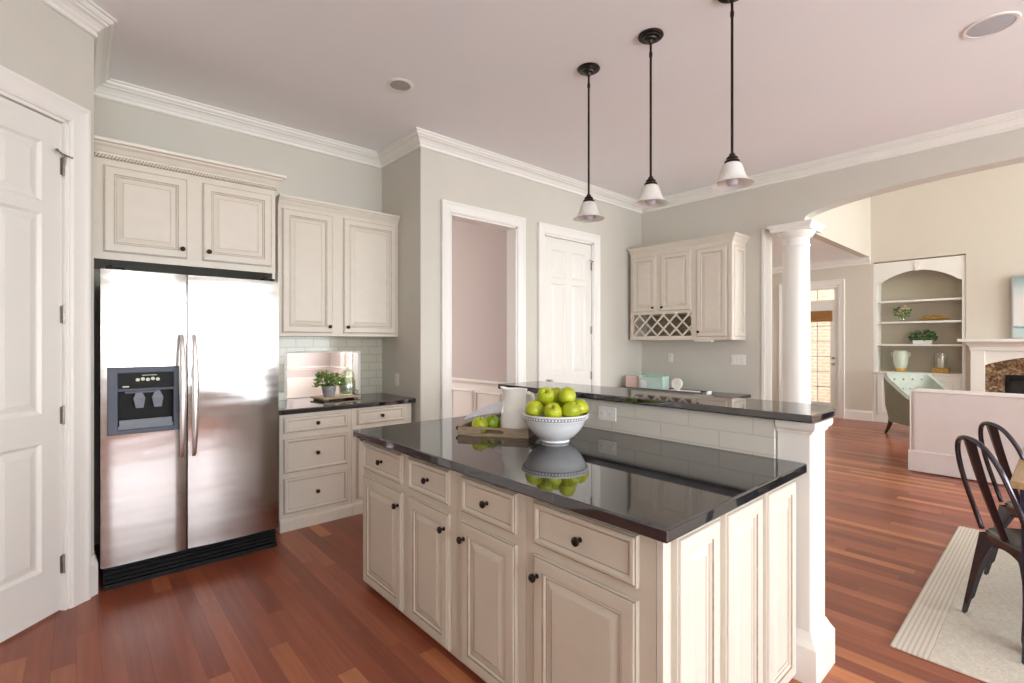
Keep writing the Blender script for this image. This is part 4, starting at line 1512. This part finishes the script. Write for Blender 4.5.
r = thing('magazine', 'open pale blue magazine curling up from the tray behind the apples', 'magazine', on_tray(0.0, 0.0, 0.0), TA)
b = drape(0.200, 0.294, -0.04, 0.19, lambda u, v: 0.040 + 0.050 * u + (0.012 + 0.04 * u) * v + 0.008 * sin(pi * u), 16, 6, 0.010)
b.build('cover', M['towel'], r, smooth=True)
b = drape(0.196, 0.246, 0.02, 0.172, lambda u, v: 0.016 + 0.040 * u + 0.008 * v, 12, 6, 0.012)
b.build('pages', M['teal_dark'], r, smooth=True)

# ------------------------------------------------------------------ things on the small counter
r = thing('serving_board', 'pale wooden board on feet on the counter beside the refrigerator', 'board', (1.555, 4.135, 0.9142), radians(8))
b = MB().box(0.0, 0.36, 0.0, 0.23, 0.012, 0.028)
b.build('board', M['board_wood'], r, bevel=0.004)
for x in (0.04, 0.32):
    MB().box(x - 0.02, x + 0.02, 0.02, 0.21, 0, 0.012).build('foot', M['dark_wood'], r)
BZ = 0.9142 + 0.0285

random.seed(11)


def foliage(n, r0, h0, h1, spread, size, flatness=0.5):
    b_ = MB()
    for i in range(n):
        a = random.uniform(0, 2 * pi)
        rad = spread * sqrt(random.random())
        z = h0 + (h1 - h0) * random.random() * (1 - 0.45 * (rad / spread) ** 2)
        c_ = Vector((rad * cos(a), rad * sin(a), z))
        d_ = Vector((cos(a + random.uniform(-0.8, 0.8)), sin(a + random.uniform(-0.8, 0.8)), random.uniform(-0.2, 1.0))).normalized()
        s_ = d_.cross(Vector((random.uniform(-1, 1), random.uniform(-1, 1), random.uniform(0.2, 1)))).normalized()
        up = d_.cross(s_) * 0.25
        L = size * random.uniform(0.7, 1.3)
        w = L * 0.32
        vs = [c_, c_ + d_ * L * 0.5 + s_ * w + up * L * 0.3, c_ + d_ * L, c_ + d_ * L * 0.5 - s_ * w + up * L * 0.3, c_ + d_ * L * 0.5 - up * L * 0.1]
        b_.add(vs, [(0, 1, 4), (1, 2, 4), (2, 3, 4), (3, 0, 4)], 0 if random.random() < 0.65 else 1)
    return b_


def stems(n, h, spread, rad=0.0018):
    b_ = MB()
    for i in range(n):
        a = 2 * pi * i / n + random.uniform(-0.3, 0.3)
        k = spread * random.uniform(0.4, 1.0)
        b_.tube([(0.01 * cos(a), 0.01 * sin(a), 0), (0.4 * k * cos(a), 0.4 * k * sin(a), h * 0.6), (k * cos(a), k * sin(a), h)], rad, 5)
    return b_


r = thing('potted_plant', 'small leafy green plant in a grey metal pot on the wooden board', 'plant', (1.635, 4.225, BZ))
MB().lathe([(0.001, 0), (0.045, 0), (0.047, 0.004), (0.060, 0.085), (0.064, 0.088), (0.064, 0.096), (0.060, 0.098), (0.056, 0.092), (0.050, 0.075), (0.001, 0.07)], (0, 0, 0), 'z', 28).build('pot', M['galvanised'], r, smooth=True)
b = stems(16, 0.13, 0.10)
b.xform(lambda x, y, z: (x, y, z + 0.075))
b.build('stems', M['leaf'], r)
foliage(340, 0, 0.09, 0.225, 0.112, 0.032).build('foliage', [M['leaf'], M['leaf_light']], r)

r = thing('glass_jar', 'lidded pale green glass jar behind the small plant on the board', 'jar', (1.835, 4.31, BZ))
MB().lathe([(0.001, 0), (0.062, 0), (0.070, 0.006), (0.074, 0.05), (0.070, 0.12), (0.058, 0.15), (0.056, 0.152), (0.066, 0.11), (0.070, 0.05), (0.066, 0.010), (0.001, 0.006)], (0, 0, 0), 'z', 28).build('jar_body', M['jar_glass'], r, smooth=True)
MB().lathe([(0.001, 0.008), (0.062, 0.009), (0.067, 0.05), (0.063, 0.10), (0.050, 0.115), (0.001, 0.12)], (0, 0, 0), 'z', 24).build('contents', M['jar_fill'], r, smooth=True)
MB().lathe([(0.058, 0.152), (0.064, 0.154), (0.066, 0.162), (0.060, 0.19), (0.042, 0.212), (0.014, 0.222), (0.012, 0.226), (0.018, 0.236), (0.012, 0.246), (0.001, 0.248)], (0, 0, 0), 'z', 28).build('lid', M['jar_glass'], r, smooth=True)
o = tag(MB().sphere((0, 0, 0.024), 0.024, 16, 10).build('ornament', M['galvanised'], None, smooth=True), 'small grey ball ornament beside the lidded glass jar', 'ornament')
o.location = (1.880, 4.238, BZ)

# ------------------------------------------------------------------ things on the desk top
DZ = 0.8252
r = thing('desk_tray', 'long dark grey tray on the desk top under the bar cabinet', 'tray', (5.10, 3.70, DZ), R90)
b = MB().box(0, 1.08, 0, 0.26, 0, 0.012).box(0, 1.08, 0, 0.012, 0.012, 0.035).box(0, 1.08, 0.248, 0.26, 0.012, 0.035).box(0, 0.012, 0.012, 0.248, 0.012, 0.035).box(1.068, 1.08, 0.012, 0.248, 0.012, 0.035)
b.build('tray_body', M['tray_grey'], r, bevel=0.002)
b = MB().box(1.081, 1.094, 0.08, 0.18, 0.008, 0.045)
b.build('end_grip', M['white_plastic'], r, bevel=0.003)
TZ = DZ + 0.0125
r = thing('storage_bin', 'open pale teal box standing in the dark desk tray', 'box', (5.17, 3.475, TZ), R90)
b = MB().box(0, 0.32, 0, 0.15, 0, 0.006).box(0, 0.32, 0, 0.006, 0.006, 0.15).box(0, 0.32, 0.144, 0.15, 0.006, 0.18).box(0, 0.006, 0.006, 0.144, 0.006, 0.165).box(0.314, 0.32, 0.006, 0.144, 0.006, 0.165)
b.build('bin', M['teal'], r, bevel=0.002)
MB().box(0.03, 0.10, -0.004, 0, 0.02, 0.11).build('paper_tag', M['white_paper'], r)
o = tag(MB().box(-0.085, 0.085, -0.018, 0.018, 0, 0.155).build('card_holder', M['pink_paper'], None, bevel=0.004), 'pink card folder leaning beside the teal box', 'folder')
o.location = (5.20, 3.585, TZ)
o.rotation_euler = (0, 0, radians(-75))
r = thing('desk_clock', 'round white clock standing on papers next to the teal box', 'clock', (5.21, 2.985, TZ + 0.018), R90)
MB().lathe([(0.060, -0.02), (0.066, -0.012), (0.066, 0.012), (0.058, 0.018), (0.054, 0.012), (0.001, 0.012)], (0, 0, 0.075), '-y', 28).build('clock_case', M['ceramic'], r, smooth=True)
MB().lathe([(0.001, 0), (0.052, 0), (0.050, 0.002), (0.001, 0.002)], (0, -0.0125, 0.075), '-y', 24).box(-0.002, 0.002, -0.016, -0.0145, 0.075, 0.108, 1).box(0, 0.026, -0.016, -0.0145, 0.0735, 0.0765, 1).build('clock_face', [M['candle'], M['gold']], r)
MB().box(-0.03, 0.03, -0.02, 0.02, 0, 0.012).build('stand', M['ceramic'], r, bevel=0.003)
o = tag(MB().box(-0.17, 0.17, -0.095, 0.095, 0, 0.017).build('notebook', M['white_paper'], None, bevel=0.002), 'flat white notebook lying under the round clock', 'notebook')
o.location = (5.225, 2.93, TZ)
o.rotation_euler = (0, 0, R90)

# ------------------------------------------------------------------ built-in bookcase in the niche (faces -X)
r = thing('built_in_bookcase', 'white arched built-in bookcase with base doors beyond the arch', 'bookcase', (10.62, NY1 - 0.004, 0), R90)
W_ = NY1 - NY0 - 0.008
b = MB().box(0, 0.045, 0, 0.36, 0.0, 2.80).box(W_ - 0.045, W_, 0, 0.36, 0.0, 2.80)
b.build('side_stile', M['trim'], r)
MB().box(0.045, W_ - 0.045, 0.345, 0.36, 0.86, 2.80).build('back_panel', M['niche_shade_paint'], r)
pts = [(0.045, 2.80), (0.045, 2.42)]
for i in range(21):
    t = i / 20
    x = 0.10 + (W_ - 0.20) * t
    pts.append((x, 2.44 + 0.19 * sin(pi * t) ** 0.8))
pts += [(W_ - 0.045, 2.42), (W_ - 0.045, 2.80)]
b = MB().prism(pts, 0.0, 0.04, lambda u, v, w: (u, w, v))
b.frustum((W_ / 2 - 0.025, W_ / 2 + 0.025, -0.015, 0, 2.62), (W_ / 2 - 0.04, W_ / 2 + 0.04, -0.015, 0, 2.76))
b.build('arched_valance', M['trim'], r)
for z in (1.375, 1.765, 2.130):
    MB().box(0.045, W_ - 0.045, 0.02, 0.345, z - 0.032, z).build('shelf', M['trim'], r, bevel=0.003)
MB().box(-0.0, W_, -0.03, 0.36, 0.862, 0.892).build('ledge', M['trim'], r, bevel=0.004)
MB().box(0.045, W_ - 0.045, 0.006, 0.34, 0, 0.862).build('base', M['trim'], r)
TP = [(0.0, 0.0, 0), (0.006, 0.006, 0), (0.012, 0.006, 0), (0.03, 0.002, 0)]
for a, c in ((0.06, W_ / 2 - 0.006), (W_ / 2 + 0.006, W_ - 0.06)):
    d = MB().slab(a, c, 0.14, 0.82, -0.014, 0.0195, [(a + 0.07, c - 0.07, 0.21, 0.75)], TP).build('door', M['trim'], r)
    knob(d, (W_ / 2 - 0.035) if a < 0.1 else (W_ / 2 + 0.035), 0.72, -0.014)
MB().box(0, W_, -0.012, 0.0, 0, 0.12).build('base_moulding', M['trim'], r)


def niche(y, z, x=10.79):
    return (x, y, z + 0.0006)


random.seed(4)
r = thing('flower_vase', 'small glass vase with cream flowers on the second shelf of the bookcase', 'vase', niche(1.885, 1.765))
MB().lathe([(0.001, 0), (0.04, 0), (0.045, 0.01), (0.04, 0.06), (0.03, 0.09), (0.036, 0.105), (0.032, 0.105), (0.026, 0.09), (0.036, 0.06), (0.04, 0.012), (0.001, 0.006)], (0, 0, 0), 'z', 20).build('vase_body', M['jar_glass'], r, smooth=True)
stems(8, 0.16, 0.08).xform(lambda x, y, z: (x, y, z + 0.01)).build('stems', M['leaf'], r)
foliage(70, 0, 0.09, 0.26, 0.11, 0.05).build('foliage', [M['leaf'], M['leaf_dark']], r)
b = MB()
for i in range(11):
    a = i * 2.4
    b.sphere((0.09 * cos(a) * (0.3 + 0.07 * i), 0.09 * sin(a) * (0.3 + 0.07 * i), 0.15 + 0.012 * (i % 6) + 0.03 * (i % 3)), 0.024, 8, 6, sc=(1, 1, 0.7))
b.build('blossoms', M['flower'], r, smooth=True)

r = thing('driftwood', 'golden tangled driftwood piece on the second shelf of the bookcase', 'ornament', niche(1.46, 1.765))
b = MB()
for i in range(18):
    a = random.uniform(-0.6, 0.6)
    x0_ = random.uniform(-0.18, 0.18)
    pts_ = []
    for k in range(6):
        t = k / 5 - 0.5
        pts_.append((random.uniform(-0.04, 0.04), x0_ * 0.6 + t * 0.26, 0.016 + 0.20 * (0.5 - abs(t)) * random.uniform(0.3, 1.2) * (1 - abs(x0_) * 2.5)))
    b.tube(pts_, [0.004, 0.008, 0.011, 0.010, 0.008, 0.004], 6)
b.build('branches', M['driftwood'], r, smooth=True)

r = thing('potted_plant', 'dark bushy plant in a low white planter on the third shelf', 'plant', niche(1.61, 1.375))
b = MB().frustum((-0.05, 0.05, -0.12, 0.12, 0.0), (-0.055, 0.055, -0.13, 0.13, 0.065))
b.build('planter', M['ceramic'], r, bevel=0.004)
foliage(240, 0, 0.06, 0.25, 0.15, 0.055).xform(lambda x, y, z: (x * 0.6, y * 1.05, z)).build('foliage', [M['leaf_dark'], M['leaf']], r)

r = thing('urn', 'pale mint urn with gold base and small side handles on the bookcase ledge', 'urn', niche(1.91, 0.892))
MB().lathe([(0.001, 0.07), (0.093, 0.07), (0.10, 0.09), (0.118, 0.16), (0.125, 0.24), (0.122, 0.31), (0.108, 0.345), (0.108, 0.365), (0.112, 0.37), (0.104, 0.37), (0.10, 0.34), (0.112, 0.30), (0.112, 0.2), (0.001, 0.10)], (0, 0, 0), 'z', 32, sx=0.85, sy=0.85).build('urn_body', M['mint'], r, smooth=True)
MB().lathe([(0.001, 0), (0.088, 0), (0.09, 0.004), (0.093, 0.07), (0.001, 0.07)], (0, 0, 0), 'z', 32, sx=0.85, sy=0.85).build('foot', M['gold'], r, smooth=True)
for s_ in (-1, 1):
    MB().tube([(0, s_ * 0.099, 0.325), (0, s_ * 0.123, 0.335), (0, s_ * 0.132, 0.305), (0, s_ * 0.119, 0.27), (0, s_ * 0.102, 0.268)], 0.009, 8).build('handle', M['mint'], r, smooth=True)

r = thing('candle_holder', 'glass hurricane candle holder on a square wooden base in the bookcase', 'candle holder', niche(1.375, 0.892))
MB().box(-0.075, 0.075, -0.105, 0.105, 0, 0.085).build('base', M['driftwood'], r, bevel=0.004)
MB().lathe([(0.001, 0.085), (0.082, 0.085), (0.088, 0.10), (0.092, 0.26), (0.086, 0.33), (0.084, 0.33), (0.089, 0.26), (0.085, 0.10), (0.001, 0.09)], (0, 0, 0), 'z', 28, sx=0.82).build('glass_shade', M['clear_glass'], r, smooth=True)
MB().lathe([(0.001, 0.0905), (0.042, 0.0905), (0.042, 0.24), (0.036, 0.25), (0.001, 0.245)], (0, 0, 0), 'z', 24).build('candle', M['candle'], r, smooth=True)

# ------------------------------------------------------------------ fireplace
FC = 0.08
r = thing('fireplace', 'white fireplace mantel around brown marble beside the bookcase', 'fireplace', (10.595, FC, 0), R90)
hw = 0.90
for px_ in (-hw, hw - 0.16):
    MB().box(px_, px_ + 0.16, -0.16, 0, 0, 1.28).build('pilaster', M['trim'], r, bevel=0.004)
pts = [(-hw + 0.16, 1.30), (-hw + 0.16, 1.05)]
for i in range(25):
    t = i / 24
    pts.append((-hw + 0.19 + (2 * hw - 0.38) * t, 1.07 + 0.14 * sin(pi * t) ** 0.85))
pts += [(hw - 0.16, 1.05), (hw - 0.16, 1.30)]
MB().prism(pts, -0.13, 0, lambda u, v, w: (u, w, v)).build('frieze', M['trim'], r)
MB().box(-hw - 0.01, hw + 0.01, -0.17, 0, 1.28, 1.33).build('frieze_rail', M['trim'], r, bevel=0.004)
b = MB().sweep([(-hw, 0), (-hw, -0.16), (hw, -0.16), (hw, 0)], [(0, 1.33), (0.01, 1.33), (0.02, 1.35), (0.05, 1.385), (0.075, 1.405), (0.08, 1.42), (0, 1.42)], XY)
b.box(-hw, hw, -0.16, 0, 1.33, 1.42)
b.box(-hw - 0.14, hw + 0.14, -0.30, 0, 1.42, 1.46)
b.build('mantel_shelf', M['trim'], r)
b = MB().box(-hw + 0.16, -0.50, -0.09, -0.03, 0, 1.25).box(0.50, hw - 0.16, -0.09, -0.03, 0, 1.25).box(-0.50, 0.50, -0.09, -0.03, 0.90, 1.25)
b.build('marble_surround', M['marble'], r)
MB().box(-0.55, 0.55, -0.04, -0.01, 0, 0.95).build('firebox', M['firebox'], r)
b = MB().box(-0.52, 0.52, -0.098, -0.088, 0.84, 0.92).box(-0.52, -0.48, -0.098, -0.088, 0, 0.84).box(0.48, 0.52, -0.098, -0.088, 0, 0.84)
b.build('firebox_frame', M['black_plastic'], r, bevel=0.002)

r = thing('painting', 'framed seascape in misty blues leaning above the fireplace mantel', 'painting', (10.52, 0.535, 1.4605), R90)
b = MB().box(0, 0.95, 0, 0.035, 0.0, 0.02).box(0, 0.95, 0, 0.035, 0.93, 0.95).box(0, 0.02, 0, 0.035, 0.02, 0.93).box(0.93, 0.95, 0, 0.035, 0.02, 0.93)
b.build('frame', M['frame_silver'], r)
MB().box(0.02, 0.93, 0.008, 0.03, 0.02, 0.93).build('canvas', M['painting'], r)

# ------------------------------------------------------------------ sofa (back towards the kitchen), armchair
r = thing('sofa', 'blush slipcovered sofa seen from behind beyond the metal chairs', 'sofa', (6.85, 1.13, 0), R90)
SL = 2.05
b = MB().box(0, SL, 0.0, 0.22, 0.02, 0.90)
b.build('backrest', M['sofa'], r, bevel=0.05, segs=5)
b = MB().tube([(0.02, 0.0, 0.875), (SL - 0.02, 0.0, 0.875)], 0.009, 8)
b.tube([(0.002, 0.002, 0.86), (0.002, 0.002, 0.05)], 0.008, 8)
b.build('piping', M['sofa'], r, smooth=True)
b = MB()
nx = 60
vs, fs = [], []
for i in range(nx + 1):
    x = -0.012 + (SL + 0.024) * i / nx
    wv = 0.004 * sin(i * 0.9) + 0.003 * sin(i * 2.3)
    vs += [(x, -0.006, 0.235), (x, -0.016, 0.225), (x, -0.022 + wv, 0.012), (x, -0.004, 0.012)]
for i in range(nx):
    for a in range(4):
        q, w = i * 4, (i + 1) * 4
        fs.append((q + a, q + (a + 1) % 4, w + (a + 1) % 4, w + a))
fs += [(3, 2, 1, 0), tuple(nx * 4 + a for a in range(4))]
b.add(vs, fs)
b.box(-0.016, -0.004, -0.006, 0.90, 0.012, 0.23)
b.build('skirt', M['sofa'], r, smooth=True)
for x0_ in (0.0, SL - 0.2):
    MB().box(x0_, x0_ + 0.2, 0.2, 0.90, 0.02, 0.64).build('armrest', M['sofa'], r, bevel=0.05, segs=4)
MB().box(0.2, SL - 0.2, 0.2, 0.88, 0.02, 0.30).build('seat_base', M['sofa'], r)
for k in range(2):
    w = (SL - 0.4) / 2
    MB().box(0.2 + k * w + 0.005, 0.2 + (k + 1) * w - 0.005, 0.24, 0.90, 0.30, 0.46).build('seat_cushion', M['sofa'], r, bevel=0.04, segs=4)

# the chair faces the camera's right: local front is -y
r = thing('armchair', 'sage green tufted armchair with dark tapered legs behind the sofa', 'armchair', (9.36, 1.37, 0), radians(-45))
hw, dp_ = 0.375, 0.34


def shell(side):
    """outline of a wrapped back: straight arms, rounded back."""
    pts_ = []
    off = 0.0 if side == 'out' else 0.075
    w, d = hw - off, dp_ - off
    rr = 0.14 - off * 0.5
    pts_.append((-w, -0.36))
    pts_.append((-w, -0.15))
    for i in range(9):
        a = pi - pi / 2 * i / 8
        pts_.append((-w + rr + rr * cos(a), d - rr + rr * sin(a)))
    for i in range(9):
        a = pi / 2 - pi / 2 * i / 8
        pts_.append((w - rr + rr * cos(a), d - rr + rr * sin(a)))
    pts_.append((w, -0.15))
    pts_.append((w, -0.36))
    return pts_


po, pi_ = shell('out'), shell('in')


def top_h(y):
    t = min(1, max(0, (y + 0.36) / 0.66))
    return 0.56 + 0.37 * t ** 1.6


n = len(po)
vs, fs, mm = [], [], []
for (x, y), (xi, yi) in zip(po, pi_):
    h_ = top_h(y)
    lean = 0.10 * max(0, (y + 0.1) / 0.5)
    vs += [(x * 0.94, y * 0.94, 0.20), (x, y + lean * 0.5, 0.45), (x, y + lean, h_ - 0.02), ((x + xi) / 2, (y + yi) / 2 + lean, h_ + 0.01), (xi, yi + lean, h_ - 0.02), (xi, yi + lean * 0.4, 0.45), (xi * 0.96, yi * 0.96, 0.22)]
for i in range(n - 1):
    for a in range(6):
        fs.append((i * 7 + a, i * 7 + a + 1, (i + 1) * 7 + a + 1, (i + 1) * 7 + a))
        mm.append(1 if a < 2 else 0)
fs += [tuple(range(7)), tuple((n - 1) * 7 + a for a in range(7))[::-1]]
mm += [0, 0]
b = MB()
b.v, b.f, b.m = [tuple(v) for v in vs], [list(f) for f in fs], mm
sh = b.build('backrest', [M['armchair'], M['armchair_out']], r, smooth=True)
b = MB()
for row, z in enumerate((0.70, 0.84)):
    for k in range(5 - row):
        x = -0.2 + (0.4 / (4 - row)) * k
        b.sphere((x, pi_[10][1] + 0.045 - (0.02 if row == 0 else -0.02) - 0.0, z), 0.014, 8, 6, sc=(1, 0.6, 1))
b.build('tufting_buttons', M['armchair_out'], sh, smooth=True)
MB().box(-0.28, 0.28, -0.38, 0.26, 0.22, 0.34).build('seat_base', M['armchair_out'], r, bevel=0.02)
MB().box(-0.275, 0.275, -0.40, 0.25, 0.34, 0.46).build('seat_cushion', M['armchair'], r, bevel=0.04, segs=4)
for sx in (-1, 1):
    for sy, bend in ((0.29, 0.10), (-0.30, -0.03)):
        b = MB().tube([(sx * 0.28, sy, 0.24), (sx * 0.285, sy + bend * 0.25, 0.15), (sx * 0.29, sy + bend * 0.6, 0.07), (sx * 0.295, sy + bend, 0.0)], [0.034, 0.030, 0.023, 0.017], 8)
        b.build('leg', M['dark_wood'], r, smooth=True)

# ------------------------------------------------------------------ rug, dining table, metal chairs
r = thing('rug', 'cream woven rug with ribbed border under the metal chairs', 'rug', (2.83, 0.54, 0.0005))
MB().box(0, 2.215, -2.6, -0.135, 0, 0.010).build('woven_field', M['rug'], r, bevel=0.003)
MB().box(0, 2.215, -0.135, 0.0, 0, 0.011).build('border', M['rug_band'], r, bevel=0.003)

TX, TY = 3.147, 0.165
r = thing('dining_table', 'wooden dining table corner with navy legs at the metal chairs', 'table', (TX, TY, 0.0115))
MB().box(0, 1.75, -0.95, 0, 0.748, 0.780).build('tabletop', M['table_wood'], r, bevel=0.004)
MB().box(0.06, 1.69, -0.89, -0.06, 0.66, 0.748).build('apron', M['navy'], r)
for x in (0.02, 1.63):
    for y in (-0.11, -0.91):
        MB().frustum((x + 0.012, x + 0.068, y + 0.012, y + 0.068, 0.0), (x, x + 0.08, y, y + 0.08, 0.748)).build('leg', M['navy'], r, bevel=0.004)

CH0 = (3.403, 0.032)
CRZ = radians(33)
r = thing('metal_chair', 'nearer black metal bistro chair with looped back at the table corner', 'chair', (CH0[0], CH0[1], 0.0115), CRZ, 'metal dining chairs')
# seat: rounded square dished pan with a rolled edge
sh_pts = []
for i in range(40):
    a = 2 * pi * i / 40
    k = (abs(cos(a)) ** 4 + abs(sin(a)) ** 4) ** (-1 / 4)
    sh_pts.append((cos(a) * k * 0.198, sin(a) * k * 0.192))
vs, fs = [], []
levels = [(1.0, 0.42), (1.03, 0.44), (1.04, 0.455), (1.0, 0.463), (0.93, 0.459), (0.6, 0.451), (0.2, 0.448)]
for k, z in levels:
    vs += [(x * k, y * k, z) for x, y in sh_pts]
for j in range(len(levels) - 1):
    for i in range(40):
        i2 = (i + 1) % 40
        fs.append((j * 40 + i, j * 40 + i2, (j + 1) * 40 + i2, (j + 1) * 40 + i))
fs.append([(len(levels) - 1) * 40 + i for i in range(40)])
b = MB().add(vs, fs)
b.build('seat', M['seat_metal'], r, smooth=True)
# looped back
half = [(0.186, 0.178, 0.455), (0.186, 0.210, 0.56), (0.178, 0.258, 0.71), (0.153, 0.294, 0.83), (0.103, 0.320, 0.908), (0.04, 0.332, 0.938)]
loop = half + [(-x, y, z) for x, y, z in half[::-1]]


def smooth_path(p, n=4):
    out_ = []
    P_ = [Vector(q) for q in p]
    for i in range(len(P_) - 1):
        a, b_, c_, d_ = P_[max(i - 1, 0)], P_[i], P_[i + 1], P_[min(i + 2, len(P_) - 1)]
        for k in range(n):
            t = k / n
            out_.append(0.5 * ((2 * b_) + (c_ - a) * t + (2 * a - 5 * b_ + 4 * c_ - d_) * t * t + (3 * b_ - a - 3 * c_ + d_) * t ** 3))
    out_.append(P_[-1])
    return out_


MB().tube(smooth_path(loop), 0.0115, 10).build('back_loop', M['gunmetal'], r, smooth=True)
b = MB()
sp_ = smooth_path([(0, 0.188, 0.455), (0, 0.232, 0.58), (0, 0.286, 0.75), (0, 0.334, 0.931)], 5)
vs, fs = [], []
for i, p in enumerate(sp_):
    wv = 0.024 + 0.026 * i / len(sp_)
    vs += [(-wv, p.y - 0.004, p.z), (-wv * 0.4, p.y + 0.008, p.z), (wv * 0.4, p.y + 0.008, p.z), (wv, p.y - 0.004, p.z), (wv, p.y - 0.007, p.z), (-wv, p.y - 0.007, p.z)]
for i in range(len(sp_) - 1):
    for a in range(6):
        fs.append((i * 6 + a, i * 6 + (a + 1) % 6, (i + 1) * 6 + (a + 1) % 6, (i + 1) * 6 + a))
fs += [tuple(range(6))[::-1], tuple((len(sp_) - 1) * 6 + a for a in range(6))]
b.add(vs, fs)
b.build('back_splat', M['gunmetal'], r, smooth=True)
# folded sheet legs: an L section that tapers to a small foot
for sx in (-1, 1):
    for sy in (-1, 1):
        b = MB()
        tx, ty = sx * 0.192, sy * 0.186
        fx, fy = sx * 0.225, sy * 0.245
        rows = []
        for (t, wd) in ((0, 0.135), (0.12, 0.095), (0.3, 0.062), (0.6, 0.046), (0.8, 0.040), (0.84, 0.030), (1.0, 0.024)):
            x, y, z = tx + (fx - tx) * t, ty + (fy - ty) * t, 0.435 * (1 - t)
            th = 0.006
            rows.append([(x, y, z), (x - sx * wd, y, z), (x - sx * wd, y - sy * th, z), (x - sx * th, y - sy * th, z), (x - sx * th, y - sy * wd, z), (x, y - sy * wd, z)])
        vs = [p for q in rows for p in q]
        fs = []
        for i in range(len(rows) - 1):
            for a in range(6):
                fs.append((i * 6 + a, i * 6 + (a + 1) % 6, (i + 1) * 6 + (a + 1) % 6, (i + 1) * 6 + a))
        fs += [tuple(range(6)), tuple((len(rows) - 1) * 6 + a for a in range(6))[::-1]]
        b.add(vs, fs)
        b.build('leg', M['gunmetal'], r, bevel=0.002)
# arched skirts between the legs
b = MB()
for ax in (0, 1):
    for s_ in (-1, 1):
        hl, off = (0.19, 0.186) if ax == 0 else (0.184, 0.192)
        pts_ = [(-hl, 0.435), (-hl, 0.385)]
        for i in range(11):
            t = i / 10
            pts_.append((-0.10 + 0.20 * t, 0.39 + 0.022 * sin(pi * t)))
        pts_ += [(hl, 0.385), (hl, 0.435)]
        if ax == 0:
            b.prism(pts_, s_ * off, s_ * off - s_ * 0.004, lambda u, v, w: (u, w, v))
        else:
            b.prism(pts_, s_ * off, s_ * off - s_ * 0.004, lambda u, v, w: (w, u, v))
b.build('skirt', M['gunmetal'], r)
dup(r, (CH0[0] + 0.66, CH0[1] - 0.03, 0.0115), 'farther black metal bistro chair with looped back, nearest the sofa')

o = tag(MB().box(0, 0.5, 0, 0.75, 0, 0.008).build('doormat', M['mat_dark'], None, bevel=0.003), 'small dark mat on the floor at the glazed garden door', 'mat')
o.location = (9.95, 2.85, 0.0005)
